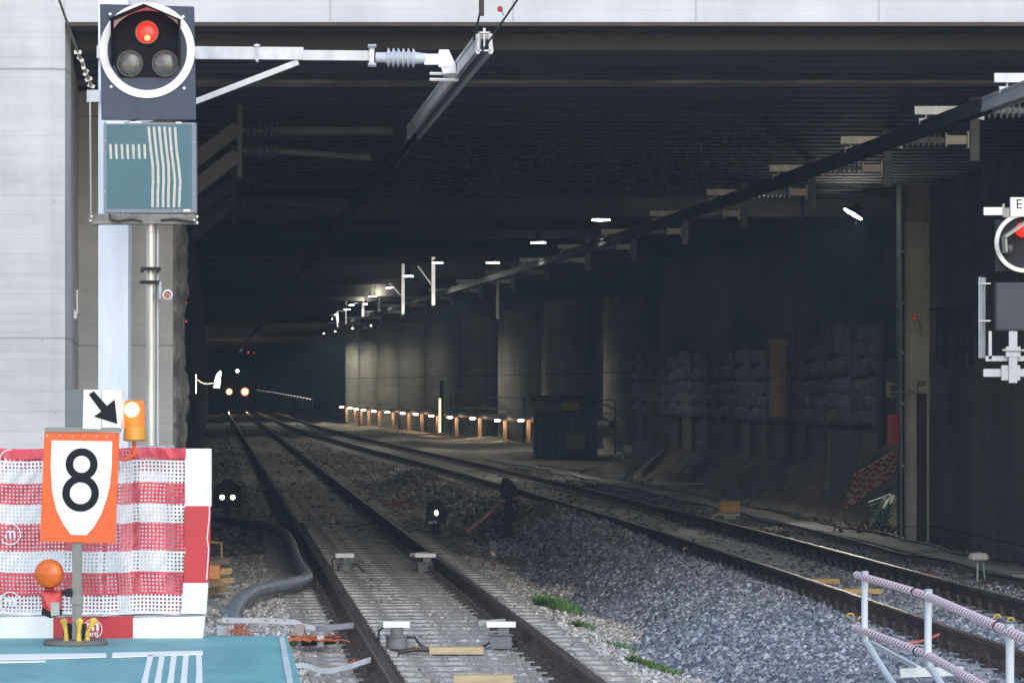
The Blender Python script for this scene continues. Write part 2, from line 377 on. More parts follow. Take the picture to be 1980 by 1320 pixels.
# loose stones, real geometry
CUBE = np.array([(-1,-1,-1),(1,-1,-1),(1,1,-1),(-1,1,-1),(-1,-1,1),(1,-1,1),(1,1,1),(-1,1,1)], float)
CF = np.array([(0,3,2,1),(4,5,6,7),(0,1,5,4),(1,2,6,5),(2,3,7,6),(3,0,4,7)])
def stones(name, x, d, size, material, label, cat):
    n = len(x); z = gz(x, d)
    v = CUBE[None] * rng.uniform(.55, 1.0, (n, 8, 1)) + rng.normal(0, .22, (n, 8, 3))
    v *= (size * .5)[:, None, None] * rng.uniform(.65, 1.2, (n, 1, 3))
    q = rng.normal(size=(n, 4)); q /= np.linalg.norm(q, axis=1)[:, None]; w_, a, b, c = q.T
    Rm = np.stack([1-2*(b*b+c*c), 2*(a*b-c*w_), 2*(a*c+b*w_), 2*(a*b+c*w_), 1-2*(a*a+c*c), 2*(b*c-a*w_), 2*(a*c-b*w_), 2*(b*c+a*w_), 1-2*(a*a+b*b)], 1).reshape(n, 3, 3)
    v = np.einsum('nij,nkj->nki', Rm, v) + np.stack([x, d, z + size * rng.uniform(.0, .38, n)], 1)[:, None]
    V = v.reshape(-1, 3); Fq = (CF[None] + (np.arange(n) * 8)[:, None, None]).reshape(-1, 4)
    me = bpy.data.meshes.new(name); me.vertices.add(len(V)); me.vertices.foreach_set('co', V.ravel().astype(np.float32))
    me.loops.add(Fq.size); me.loops.foreach_set('vertex_index', Fq.ravel().astype(np.int32)); me.polygons.add(len(Fq)); me.polygons.foreach_set('loop_start', (np.arange(len(Fq)) * 4).astype(np.int32))
    me.update(calc_edges=True); me.materials.append(M[material])
    o = bpy.data.objects.new(name, me); C.objects.link(o); tag(o, label, cat, kind='stuff')
def scatter(d0, d1, dens_near, dens_far):
    n = int((d1 - d0) * .30 * (d0 + d1) / 2 * (dens_near + dens_far) / 2)
    d = rng.uniform(d0, d1, n * 2); keep = rng.uniform(0, 1, n * 2) < (d / d1) * np.interp(d, [d0, d1], [dens_near, dens_far]) / max(dens_near, dens_far)
    d = d[keep]; x = rng.uniform(-.142, .142, len(d)) * d
    return x, d
def zones(x, d):
    o1 = x - (2.09 - .0763 * d); o2 = x - X2(d)
    onsl = ((np.abs(o1) < 1.32) & (np.abs(((d - .0763 * o1 - 26.2 + .3) % .6) - .3) < .14)) | ((np.abs(o2) < 1.32) & (np.abs(((d - 30.3 + .3) % .6) - .3) < .15))
    rail = (np.abs(np.abs(o1) - .75) < .10) | (np.abs(np.abs(o2) - .75) < .10)
    ok = ~rail & ((~onsl) | (rng.uniform(0, 1, len(x)) < .06)) & (x < toe(d) - .0) & ((x > -.0763 * d - .387) | (d < 44))
    ok &= ~((d > 112) & (o2 > -1.5))
    ok &= ~((d < 25.3) & (o1 < -1.55))
    ok &= ~((np.abs(o2) < 1.7) & (rng.uniform(0, 1, len(x)) < np.clip((d - 42) / 12, 0, .92)))
    ok &= ~((np.abs(o1) < 1.3) & (rng.uniform(0, 1, len(x)) < np.clip((d - 45) / 12, 0, .8)))
    ok &= ~((np.abs(o1) < 1.3) & (rng.uniform(0, 1, len(x)) < .45))
    return o1, o2, ok
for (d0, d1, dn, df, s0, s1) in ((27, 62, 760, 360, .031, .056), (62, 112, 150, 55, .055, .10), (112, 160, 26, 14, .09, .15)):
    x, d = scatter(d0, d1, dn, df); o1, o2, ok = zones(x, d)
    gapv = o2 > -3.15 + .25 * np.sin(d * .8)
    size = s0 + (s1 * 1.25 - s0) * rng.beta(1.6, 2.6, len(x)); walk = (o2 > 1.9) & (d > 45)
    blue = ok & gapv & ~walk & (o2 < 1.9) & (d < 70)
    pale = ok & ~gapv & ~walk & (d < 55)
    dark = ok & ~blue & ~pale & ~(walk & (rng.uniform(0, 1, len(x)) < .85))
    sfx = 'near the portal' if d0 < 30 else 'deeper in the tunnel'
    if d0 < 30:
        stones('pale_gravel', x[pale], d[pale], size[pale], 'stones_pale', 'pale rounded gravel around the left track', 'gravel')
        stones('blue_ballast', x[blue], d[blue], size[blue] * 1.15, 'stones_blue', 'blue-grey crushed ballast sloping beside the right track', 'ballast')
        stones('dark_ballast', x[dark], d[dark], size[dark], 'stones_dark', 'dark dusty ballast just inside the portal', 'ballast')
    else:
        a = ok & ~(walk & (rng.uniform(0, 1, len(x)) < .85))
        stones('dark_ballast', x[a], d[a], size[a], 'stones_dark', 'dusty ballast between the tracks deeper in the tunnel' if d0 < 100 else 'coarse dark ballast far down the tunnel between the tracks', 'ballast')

# ------------------------------------------------------------------ railway tracks
def rail_obj(root, off, xf, d0, d1, step):
    prof = [(-.075, -.172), (.075, -.172), (.075, -.160), (.022, -.138), (.010, -.125), (.010, -.052), (.022, -.045), (.036, -.036), (.036, -.012), (.028, -.001), (-.028, -.001), (-.036, -.012), (-.036, -.036), (-.022, -.045), (-.010, -.052), (-.010, -.125), (-.022, -.138), (-.075, -.160)]
    n = len(prof); mb = MB(); ds = np.arange(d0, d1 + .1, step)
    vs = []
    for dd in ds:
        x = float(xf(dd)); sl = (float(xf(dd + .5)) - float(xf(dd - .5)))
        nrm = Vector((1, -sl, 0)).normalized()
        for (a, z) in prof: vs.append(Vector((x, dd, 0)) + nrm * (off + a) + Vector((0, 0, z)))
    fs = []; ms = []
    for i in range(len(ds) - 1):
        for k in range(n):
            a, b = i * n + k, i * n + (k + 1) % n; fs.append((a, b, b + n, a + n)); ms.append(1 if k in (9, 8, 10) else 0)
    fs += [tuple(range(n - 1, -1, -1)), tuple((len(ds) - 1) * n + k for k in range(n))]; ms += [0, 0]
    mb.add(vs, fs); mb.m = ms
    return mb.build('rail', [M['rail_side'], M['rail_top']], root)

def clip_mb(x, c):
    m = MB()
    m.cbox((x, c.y, -.178), (.36, .17, .016))
    for s in (-1, 1):
        m.cbox((x + s * .115, c.y, -.150), (.05, .10, .045)); m.tube([(x + s * .125, c.y - .03, -.13), (x + s * .125, c.y - .03, -.085)], .02, 6)
        m.tube([(x + s * .09, c.y + .05, -.14), (x + s * .14, c.y + .05, -.115), (x + s * .14, c.y - .05, -.115), (x + s * .09, c.y - .05, -.14)], .011, 5)
    return m
def track(label, xf, sl, smat, wd, L, top, d1):
    root = thing('railway_track', label, 'railway track', (float(xf(sl[0])), sl[0], -.2))
    for s in (-.752, .752): rail_obj(root, s, xf, sl[0] - 1, d1, 2.0 if xf is X1 else 1.5)
    c0 = Vector((float(xf(sl[0])), sl[0], 0))
    mb = MB()
    if wd < .28: mb.box((c0.x - L/2, c0.y - wd/2, top - .15), (c0.x + L/2, c0.y + wd/2, top))
    else:
        for a, b, h in ((-L/2, -L/2 + .75, 0), (-L/2 + .75, L/2 - .75, -.018), (L/2 - .75, L/2, 0)):
            mb.box((c0.x + a, c0.y - wd/2 + (-h), top - .16), (c0.x + b, c0.y + wd/2 - (-h), top + h))
    s0 = mb.build('sleeper', smat, root, bevel=0)
    f = [clip_mb(c0.x + s * .752, c0).build('rail_fastening', M['fastening'], s0) for s in (-1, 1)]
    kt = [(a, []) for a in f]; base = Vector(root['_wl'])
    for i, dd in enumerate(sl[1:100]):
        o = copy_fast(s0, kt if i < 64 else [], root)
        dx = float(xf(dd)) - c0.x; ang = -math.atan(float(xf(dd + .5)) - float(xf(dd - .5))) if wd > .28 else 0
        jz = random.uniform(-.006, .004); ja = random.uniform(-.006, .006) + (R(4.4) if wd < .28 else ang)
        # rotate about the sleeper centre (mesh is offset from its origin)
        rel = c0 - base; rot = Matrix.Rotation(ja, 3, 'Z'); o.rotation_euler = (0, 0, ja)
        o.location = Vector((dx, dd - c0.y, jz)) + rel - rot @ rel
    rest = MB()
    for dd in sl[100:]:
        if dd > d1 - 2: break
        x = float(xf(dd)); rest.box((x - L/2, dd - wd/2, top - .15), (x + L/2, dd + wd/2, top))
    tag(rest.build('sleeper', smat, root), kind='stuff')
    # slope the very first sleeper like its copies
    return root
T1 = track('left straight railway track on weathered timber sleepers running under the red signal side', X1, SL1, M['sleeper_wood'], .26, 2.6, -.186, 334)
T2 = track('right curving railway track on pale concrete sleepers passing the ballast slope', X2, SL2, M['sleeper_concrete'], .29, 2.6, -.186, 334)

# concrete cable trough beside the right track
def trough():
    root = thing('cable_trough', 'flat concrete cable trough path along the right side of the curving track', 'cable trough', (fx2(40) + 2.3, 40, -.2))
    a = MB(); dd = 38.0
    while dd < 125:
        x = fx2(dd + .5) + 2.15; sl = (fx2(dd + 1) - fx2(dd)); nx = fx2(dd + 1) + 2.15 - sl * .5
        x0 = fx2(dd) + 2.15; x1 = fx2(dd + .985) + 2.15; z = -.115 + random.uniform(-.008, .008)
        vs = []
        for (x_, d_) in ((x0, dd), (x1, dd + .985)):
            for (o_, z_) in ((0, z), (.62, z), (.62, z - .07), (0, z - .07)): vs.append((x_ + o_, d_, z_))
        a.add(vs, [(0,1,2,3),(7,6,5,4),(0,4,5,1),(1,5,6,2),(2,6,7,3),(3,7,4,0)]); dd += 1
    a.build('cover_slab', M['dusty_pale'], root)
    b = MB()
    for o_ in (.02, .56):
        pts = [(fx2(d_) + 2.15 + o_, d_) for d_ in np.arange(38, 125, 2)]
        for p, q in zip(pts, pts[1:]): b.beam((p[0] + .03, p[1], -.27), (q[0] + .03, q[1], -.27), .06, .16)
    b.build('trough_wall', M['dusty_pale'], root)
trough()
for k, (off, amp) in enumerate(((1.92, .07), (2.6, .10))):
    pts = [(fx2(d_) + off + amp * math.sin(d_ * .55 + k) + amp * .6 * math.sin(d_ * 1.3), d_, float(gz(fx2(d_) + off, d_)) + .15 - .02 * k) for d_ in np.arange(36, 112, .7)]
    if k == 1: pts = [(p[0], p[1], -.07) for p in pts]
    tag(MB().tube(pts, .02, 6).build('ground_cable', M['dark_cable'], smooth=True), ('black cable lying in the gravel along the near edge of the concrete trough', 'black cable snaking over the top of the concrete trough covers')[k], 'cable')

# ------------------------------------------------------------------ portal, walls, ceiling
CE = 5.65
# left portal wall: front face, side face set back, recess wall
lw = thing('portal_wall', 'pale board marked concrete wall filling the left edge of the picture', 'concrete wall', (-6.5, 38, -.25))
a = MB(); a.prism([(-16, 38, -.3), (-4.47, 38, -.3), (-4.33, 38.07, -.3), (-4.33, 38.55, -.3), (-4.92, 44.6, -.3), (-3.85, 44.6, -.3), (-3.85, 46.2, -.3), (-16, 46.2, -.3)], (0, 0, 1), 12.3)
a.build('wall', M['wall_concrete'], lw)
# ragged edge of broken concrete where the tunnel begins
b = MB(); nz_ = 90; na = 9; vs = []
for i in range(nz_ + 1):
    z = -.3 + i * (CE + .3) / nz_
    for k in range(na):
        t = k / (na - 1) * math.pi
        lob = .07 * abs(math.sin(z * 2.1 + .5)) + .03 * abs(math.sin(z * 5.3)) + random.uniform(-.02, .02)
        rr = .05 + lob
        vs.append((-3.87 + rr * math.sin(t), 45.2 - .55 * math.cos(t) + random.uniform(-.02, .02), z))
fs = [(i * na + k, i * na + k + 1, (i + 1) * na + k + 1, (i + 1) * na + k) for i in range(nz_) for k in range(na - 1)]
b.add(vs, fs); b.build('broken_edge', M['shotcrete'], lw, smooth=False)
# fascia
fa = thing('portal_fascia', 'bright concrete fascia beam spanning the top of the tunnel portal', 'beam', (2, 38, CE))
a = MB(); a.box((-4.33, 38.05, CE + .02), (16, 38.9, 9.5)); a.build('fascia', M['fascia_concrete'], fa)
a = MB(); a.box((-4.3, 38.02, CE - .02), (16, 38.75, CE + .017)); a.build('drip_edge', M['rust_steel'], fa)
# ceiling
ce = thing('tunnel_ceiling', 'dark tunnel ceiling of closely spaced ribs behind the portal fascia', 'ceiling', (0, 54, CE))
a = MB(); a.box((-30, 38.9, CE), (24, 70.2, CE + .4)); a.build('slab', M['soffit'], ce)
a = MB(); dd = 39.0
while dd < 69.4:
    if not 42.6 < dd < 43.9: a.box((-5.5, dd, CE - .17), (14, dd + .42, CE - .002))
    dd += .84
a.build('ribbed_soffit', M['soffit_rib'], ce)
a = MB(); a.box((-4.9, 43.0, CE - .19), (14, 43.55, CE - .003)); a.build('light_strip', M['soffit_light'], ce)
dc = thing('deep_ceiling', 'plain concrete ceiling over the depth of the tunnel beyond the deep crossbeam', 'ceiling', (0, 200, CE))
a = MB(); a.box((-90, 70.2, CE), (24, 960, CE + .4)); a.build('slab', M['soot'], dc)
for i, d_ in enumerate([78, 86, 94, 103, 113, 124, 136, 149, 163, 178, 195]):
    a = MB(); a.box((-20, d_, CE - (.28 if i % 2 else .4)), (16, d_ + .5, CE - .002)); a.build('ceiling_beam', M['beam_dark'], dc)
a = MB(); a.box((-7, 69.7, EYE + 3.0), (14.5, 70.6, CE + .01)); tag(a.build('crossbeam', M['beam'], origin=(2, 70, CE - .5)), 'deep concrete crossbeam in the tunnel carrying a tilted floodlight', 'beam')
# left inner wall
lx = lambda d: -.0763 * d - .387 + .02
a = MB()
a.prism([(lx(46.2) - .1, 46.2, -.4), (lx(46.2), 46.2, -.4), (lx(945), 945, -.4), (lx(945) - 1, 945, -.4)], (0, 0, 1), CE + .35)
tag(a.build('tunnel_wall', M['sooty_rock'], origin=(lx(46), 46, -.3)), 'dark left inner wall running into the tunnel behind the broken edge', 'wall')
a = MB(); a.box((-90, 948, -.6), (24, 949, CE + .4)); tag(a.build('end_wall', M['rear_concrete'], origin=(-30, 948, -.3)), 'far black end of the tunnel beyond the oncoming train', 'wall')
# right wall with round pillar
rw = thing('side_wall', 'dark water stained concrete wall at the right edge with a rounded corner', 'concrete wall', (6.6, 55, -.25))
a = MB(); poly = [(8.3, 38.95), (7.55, 44), (6.82, 53.0), (6.44, 59.2)]
cx, cy, rr = 6.23, 60.2, .27
poly += [(cx + rr * math.cos(t), cy + rr * math.sin(t)) for t in [R(x) for x in range(-60, -181, -15)]] + [(cx - rr, 60.9), (9.5, 61.2), (16, 61.2), (16, 38.95)]
a.prism([(x, y, -.5) for x, y in poly], (0, 0, 1), 5.75)
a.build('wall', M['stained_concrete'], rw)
a = MB()
for (px0, py0, px1, py1) in ((1806, 592, 1882, 640), (1806, 640, 1815, 700), (1822, 640, 1834, 708), (1845, 640, 1856, 700), (1862, 640, 1868, 704), (1874, 640, 1884, 706), (1845, 672, 1884, 682)):
    D_ = 58.0
    for s in (0,):
        # on the wall face, which runs from (6.82,53) to (6.44,59.2)
        def onw(px, py):
            k = (px - 990) / F; D = (6.82 + .0613 * 53) / (k + .0613); return Vector((k * D - .004, D - .004, EYE - (py - HZ) * D / F))
        a.prism([onw(px0, py0), onw(px1, py0), onw(px1, py1), onw(px0, py1)], (-1, -.06, 0), .006)
a.build('paint_patch', mat('patch', (.085, .075, .06), .8, noise=((30, 30, 2), (.05, .045, .04), .3, .6)), rw)
a = MB(); a.tube([P(1782, 760, 59.9), P(1782, 1046, 59.9)], .075, 8); a.build('red_stain', mat('stain', (.10, .028, .03), .85, noise=((14, 14, 1.2), (.03, .015, .016), .35, .65)), rw)
a = MB(); a.lathe((cx, cy, -.25), [(rr + .008, 0), (rr + .008, 4.9)], 40)
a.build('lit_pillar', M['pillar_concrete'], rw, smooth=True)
# outer enclosure of the hall
a = MB(); a.box((16, 38.9, -.6), (17, 960, CE + .4)); tag(a.build('tunnel_wall', M['rear_concrete'], origin=(16, 60, -.3)), 'hidden outer right wall of the tunnel behind the spoil slope', 'wall')

# column wall
cpx = [690, 700, 726, 765, 807, 860, 932, 1009, 1103, 1222, 1372]
names = ['leftmost', 'second', 'third', 'fourth', 'fifth', 'sixth', 'seventh', 'eighth', 'ninth', 'tenth', 'eleventh']
cw = lambda D: 23.6 - .133 * D
Dc = [179400 / (p + 21) for p in cpx]
a = MB(); a.prism([(cw(110) + .75, 110, -.6), (cw(256) + .75, 256, -.6), (cw(256) + 2, 256, -.6), (cw(110) + 2, 110, -.6)], (0, 0, 1), CE + .55)
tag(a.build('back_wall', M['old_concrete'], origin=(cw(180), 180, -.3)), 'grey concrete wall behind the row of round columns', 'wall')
# niche wall beyond the columns: closes the far right
a = MB(); a.box((cw(256) - .1, 256, -.6), (15.9, 256.5, CE + .02)); tag(a.build('cross_wall', M['old_concrete'], origin=(-5, 256, -.3)), 'transverse wall closing the column bay at its far end', 'wall')
a = MB(); a.prism([(-9.8, 258, -.6), (-58, 945, -.6), (-57, 945, -.6), (-8.8, 258, -.6)], (0, 0, 1), CE + .55)
tag(a.build('tunnel_wall', M['rear_concrete'], origin=(-10, 258, -.3)), 'dark right tunnel wall far beyond the columns above the guard posts', 'wall')
col0 = None
for i in range(1, 11):
    D_ = Dc[i]; c = Vector((cw(D_), D_, -.4))
    if col0 is None:
        r0 = thing('round_column', '', 'column', c, 'round columns along the right tunnel wall')
        m = MB(); m.lathe(c, [(1.06, 0), (1.06, CE + .35)], 48); m.build('shaft', M['column_concrete'], r0, smooth=True)
        m = MB(); m.lathe(c + Vector((0, 0, 3.02)), [(1.066, 0), (1.066, .04)], 48); m.build('joint_band', M['rear_concrete'], r0, smooth=True)
        col0 = r0; kt0 = kidtree(r0); o = r0
    else: o = copy_fast(col0, kt0); o.location = c
    o['label'] = ('lit round concrete column, leftmost of the column row' if i == 1 else names[i - 1] + ' round concrete column counted from the left end of the row')
# longitudinal pipe and hand rails along the column wall
tag(MB().tube([(cw(D_) - 1.38, D_, .78 + .0006 * (D_ - 160)) for D_ in np.arange(140, 250, 5)], .16, 8).build('pipe', M['dark_cabinet'], smooth=True), 'dark horizontal pipe running along the foot of the round columns', 'pipe')
hr = thing('handrail', 'thin dark handrail in front of the round columns left of the site hut', 'handrail', (cw(165) - 1.3, 165, -.3))
a = MB()
for z in (1.65, 1.15): a.tube([(cw(D_) - 1.3, D_, z) for D_ in (128, 150, 172, 190)], .025, 6)
a.build('rail_bar', M['charcoal'], hr)
for D_ in (128, 140, 152, 164, 176, 190):
    MB().tube([(cw(D_) - 1.3, D_, -.3), (cw(D_) - 1.3, D_, 1.65)], .03, 6).build('post', M['charcoal'], hr)

# ------------------------------------------------------------------ lamps
def lamp_light(loc, energy, col, r=.15, down=True, spot=None, parent=None, name='lamp_light'):
    if spot: ld = bpy.data.lights.new(name, 'SPOT'); ld.spot_size = R(spot); ld.spot_blend = .6; ld.shadow_soft_size = r
    else: ld = bpy.data.lights.new(name, 'POINT'); ld.shadow_soft_size = r
    ld.energy = energy; ld.color = col
    o = bpy.data.objects.new(name, ld); C.objects.link(o)
    if parent is not None: o.parent = parent; o.location = Vector(loc) - Vector(parent['_wl'])
    else: o.location = loc
    return o
def highbay(i, px, py, label, tilt=None, D=None, z=5.25, rp=None):
    D = D or (z - EYE) * F / (HZ - py); c = P(px, py, D)
    root = thing('pendant_lamp', label, 'lamp', (c.x, c.y, c.z), 'round pendant lamps under the tunnel ceiling')
    q = Matrix.Identity(3) if tilt is None else Matrix.Rotation(R(tilt), 3, 'Y')
    ax = q @ Vector((0, 0, 1))
    k = 1 if rp is None else S(rp, D) / .175
    MB().lathe(c, [(.19 * k, .0), (.20 * k, .03 * k), (.17 * k, .07 * k), (.07 * k, .10 * k), (.07 * k, .17), (.03, .19)], 24, ax).build('housing', M['charcoal'], root, smooth=True)
    MB().lathe(c - ax * .022, [(.175 * k, 0), (.175 * k, .02 * min(k, 1))], 24, ax).build('light_disc', M['lamp_white'], root)
    lamp_light(c - ax * .06, (130 if D < 112 else 60) if tilt is None else 520, (1.0, .95, .80), .12, spot=145 if tilt is None else 88, parent=root).rotation_euler = (0, 0, 0) if tilt is None else Vector((-.03, -1, -.62)).to_track_quat('-Z', 'Y').to_euler()
    MB().tube([c + ax * .19, (c.x, c.y, CE if tilt is None else EYE + 3.02)], .012, 6).build('hanger', M['charcoal'], root)
    return root
HB = [(1162, 424, 'nearest pendant lamp, brightest disc right of the bell shaped one'), (1041, 468, 'bell shaped pendant lamp hanging left of the brightest disc'),
      (953, 507, 'pendant lamp disc above the conductor rail, right of the lit hanger post'), (846, 507, 'pendant lamp disc directly above the lit hanger post'),
      (790, 533, 'pendant lamp disc above the second lit hanger post'), (756, 555, 'right one of a close pair of pendant discs'), (748, 555.5, 'left one of a close pair of pendant discs'),
      (725, 572.4, 'small right pendant disc of the next pair inward'), (716, 572.4, 'small left pendant disc of the next pair inward'),
      (707, 586.7, 'small pendant disc touching a white hanger post'), (679, 588.8, 'small pendant disc standing alone left of a white hanger post'),
      (675, 597.6, 'tiny right pendant disc of the deep pair'), (668.5, 597.6, 'tiny left pendant disc of the deep pair'), (649, 607.4, 'tiny pendant disc beside a deep hanger post'), (642, 615.4, 'farthest tiny pendant disc at the left end of the lamp row')]
for i, ((px, py, lb), rp) in enumerate(zip(HB, [17, 14, 12.5, 10, 8.5, 4.5, 2.6, 2.6, 3.3, 3.3, 4.2, 2.2, 3, 2.7, 1.5])): highbay(i, px, py, lb, rp=rp)
highbay(99, 1650, 413, 'tilted round floodlight hung from the deep crossbeam at right', tilt=31, D=67.5)

# bollard lamps at the foot of the columns
BL = [(660, 787), (676, 789), (688, 791), (702, 793), (722, 795), (748, 797), (778, 799), (803, 801), (833, 804), (869, 807), (913, 809), (961, 813), (1006, 813)]
ordn = ['first', 'second', 'third', 'fourth', 'fifth', 'sixth', 'seventh', 'eighth', 'ninth', 'tenth', 'eleventh', 'twelfth', 'thirteenth']
bl0 = None
for i, (px, py) in enumerate(BL):
    D_ = 164500 / (px + 21)
    c = P(px, py, D_)
    if bl0 is None:
        bl0 = thing('bollard_lamp', '', 'lamp', (c.x, c.y, c.z), 'low lamps at the foot of the round columns')
        MB().cbox(c + Vector((.13, .05, .03)), (.34, .1, .06)).build('lamp_arm', M['charcoal'], bl0)
        m = MB(); m.lathe(c + Vector((.02, -.02, -.03)), [(.09, 0), (.13, .03), (.10, .07)], 12); m.build('lamp_head', M['lamp_warm'], bl0, smooth=True)
        m = MB(); m.cbox(c + Vector((.34, .08, -.42)), (.16, .12, .95)); m.build('post', mat('post_warm', (.55, .40, .27), .8, noise=((9, 9, 3), (.35, .24, .16), .3, .7)), bl0)
        lamp_light(c + Vector((.02, -.16, -.12)), 6, (1.0, .68, .42), .06, parent=bl0)
        kb = kidtree(bl0); o = bl0
    else: o = copy_fast(bl0, kb); o.location = c
    o['label'] = ordn[i] + ' low warm lamp on a short post, counted from the left'
# tall pole, its bright face an emission standing for lamp light
pl = thing('lit_pole', 'tall slim pole lit bright down its length between the low lamps', 'pole', P(851, 836, 160))
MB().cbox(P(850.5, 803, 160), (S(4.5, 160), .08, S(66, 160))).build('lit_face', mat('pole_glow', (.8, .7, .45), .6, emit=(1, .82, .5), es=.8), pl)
MB().cbox(P(854, 785, 160.1), (S(7, 160), .1, S(100, 160))).build('pole', M['charcoal'], pl)
# fill lamps added to light the dirt and columns, built as pendants
for i, (px, D_, e, lb) in enumerate(((930, 118, 70, 'tiny pendant lamp by the conductor rail, right of the lit white hanger posts'), (868, 145, 330, 'tiny pendant lamp by the conductor rail near the tallest lit hanger post'), (800, 172, 300, 'tiny pendant lamp by the conductor rail above the fifth column'), (767, 200, 75, 'tiny pendant lamp by the conductor rail, fourth from the far end'), (717, 213, 170, 'tiny pendant lamp by the conductor rail, third from the far end'), (682, 224.5, 260, 'tiny pendant lamp by the conductor rail, second from the far end'), (648, 237, 380, 'tiny pendant lamp by the conductor rail at the far end'), (626, 246, 380, 'last tiny pendant lamp by the conductor rail beyond the far end'))):
    o = highbay(0, px, HZ - 3.3 * F / D_, lb, D=D_, rp=1.6)
    for ch in C.objects:
        if ch.parent == o and ch.type == 'LIGHT': ch.data.energy = e; ch.data.spot_size = R(164)
# white hanger posts under the lamps, each brightened by an added point light
for i, (px, y0, y1, D_, w_) in enumerate(((838, 512, 590, 100, 7), (779.5, 545, 607, 112, 6), (733, 568, 602, 137, 5), (702, 585, 612, 150, 5), (669, 600, 626, 160, 3), (653, 608, 632, 170, 3))):
    a_, b_ = P(px - w_ / 2, y1, D_), P(px + w_ / 2, y0, D_ + .1); b_.z = CE - .005
    lbn = ('tallest white hanger post, brightly lit, under the row of pendant lamps', 'second white hanger post, left of the tallest one', 'third white hanger post counted leftwards from the tallest', 'fourth white hanger post counted leftwards from the tallest', 'fifth short white hanger post deep in the row', 'sixth short white hanger post at the far end of the row')[i]
    rt = thing('white_hanger_post', lbn, 'hanger', (a_.x, a_.y, a_.z), 'white hanger posts under the ceiling')
    MB().box(a_, b_).build('post', M['white_paint'], rt)
    MB().beam(P(px - 4, y1 - 40 * (100 / D_), D_ - .05), P(px - 30 * 100 / D_, y0 + 2, D_ - .05), .03, .03).build('stay', M['galvanised_matt'], rt)
    lamp_light(P(px - 2, y0 - 3, D_ - 1.2), 16, (1, .96, .82), .08, parent=rt)


# fence posts far right of the far track
gp0 = None
for i in range(22):
    t = i / 21.0; px = 605 - 105 * (1 - (1 - t) ** 1.25); base = 800 - 35 * (1 - (1 - t) ** 1.2); D_ = 2.45 * F / (base - HZ) * .97
    D_ = min(D_, 800); c = P(px, base, D_)
    hgt = S(27 - 17 * t, D_)
    if gp0 is None:
        gp0 = thing('guard_post', '', 'post', c, 'row of slim guard posts beside the far track')
        m = MB(); m.tube([c, c + Vector((0, 0, hgt))], .05, 6); m.tube([c + Vector((0, 0, hgt)), c + Vector((-.25, 0, hgt + .1))], .05, 6)
        m.build('post', M['white_paint'], gp0); MB().cbox(c + Vector((0, 0, .02)), (.3, .3, .06)).build('foot', M['charcoal'], gp0); MB().lathe(c + Vector((-.25, -.12, hgt + .06)), [(.04, 0), (.06, .03), (.04, .05)], 8).build('lamp_head', M['post_lamp'], gp0)
        kg = kidtree(gp0); h0 = hgt; o = gp0
    else: o = copy_fast(gp0, kg); o.location = c; o.scale = (1, 1, hgt / h0)
    o['label'] = 'slim pale guard post in the receding row of posts beside the far track'

# ------------------------------------------------------------------ overhead conductor rails and their supports
CR = EYE + 2.6
def conductor(label, xf, d0, d1, mats, split=None):
    root = thing('conductor_rail', label, 'conductor rail', (float(xf(d0)), d0, CR))
    prof = [(-.062, .12), (.062, .12), (.062, .10), (.052, .09), (.062, 0), (.030, 0), (.026, .085), (-.026, .085), (-.030, 0), (-.062, 0), (-.052, .09), (-.062, .10)]
    segs = [(d0, d1, mats[0])] if split is None else [(d0, split, mats[0]), (split, d1, mats[1])]  # beyond the split, tunnel shade is put into the rail colour
    for (a_, b_, mt) in segs:
        ds = np.arange(a_, b_ + .01, 1.2 if b_ - a_ < 40 else 2.5); ds[-1] = b_; vs = []; n = len(prof)
        for dd in ds:
            x = float(xf(dd))
            for (o_, z) in prof: vs.append((x + o_ * 1.15, dd, CR + z * 1.15))
        fs = [(i * n + k, i * n + (k + 1) % n, (i + 1) * n + (k + 1) % n, (i + 1) * n + k) for i in range(len(ds) - 1) for k in range(n)]
        fs += [tuple(range(n - 1, -1, -1)), tuple((len(ds) - 1) * n + k for k in range(n))]
        m = MB(); m.add(vs, fs); m.build('profile', mt, root)
    return root
def support(root, c, side, arm, mats, drop=True, post_top=CE):
    """cantilever: channel over the rail, clamp, insulator, tube, flange, drop post. side=+1 post on the right"""
    al, ins, st = mats; s = side; z = c.z + .22
    m = MB(); m.beam(c + Vector((-s * .12, 0, .22)), c + Vector((s * .62, 0, .22)), .07, .085); m.build('channel', al, root)
    m = MB(); m.tube([c + Vector((0, 0, .11)), c + Vector((0, 0, .19))], .012, 6); m.cbox(c + Vector((0, 0, .125)), (.15, .05, .03)); m.cbox(c + Vector((-.06, -.02, .1)), (.03, .06, .05)); m.cbox(c + Vector((.06, -.02, .1)), (.03, .06, .05)); m.build('clamp', al, root)
    m = MB(); m.prism([c + Vector((s * .34, -.03, .17)), c + Vector((s * .60, -.03, .12)), c + Vector((s * .60, -.03, .29)), c + Vector((s * .54, -.03, .29)), c + Vector((s * .54, -.03, .19))], (0, 1, 0), .06); m.build('bracket', al, root)
    prof = [(.035, 0)]
    for k in range(7): prof += [(.035, .02 + k * .062), (.085, .03 + k * .062), (.085, .036 + k * .062), (.035, .05 + k * .062)]
    prof += [(.035, .47)]
    MB().lathe(c + Vector((s * .62, 0, .22)), prof, 16, (s, 0, 0)).build('insulator', ins, root, smooth=True)
    m = MB(); m.cbox(c + Vector((s * 1.10, 0, .22)), (.02, .15, .16)); m.build('flange', al, root)
    MB().beam(c + Vector((s * 1.11, 0, .22)), c + Vector((s * (arm - .07), 0, .22)), .10, .10).build('tube', al, root)
    if drop:
        MB().cbox(c + Vector((s * (arm - .08), 0, .22)), (.02, .2, .2)).build('flange', al, root)
        MB().box((c.x + s * arm - .055, c.y - .05, c.z - .02), (c.x + s * arm + .055, c.y + .05, post_top - .001)).build('drop_post', st, root)
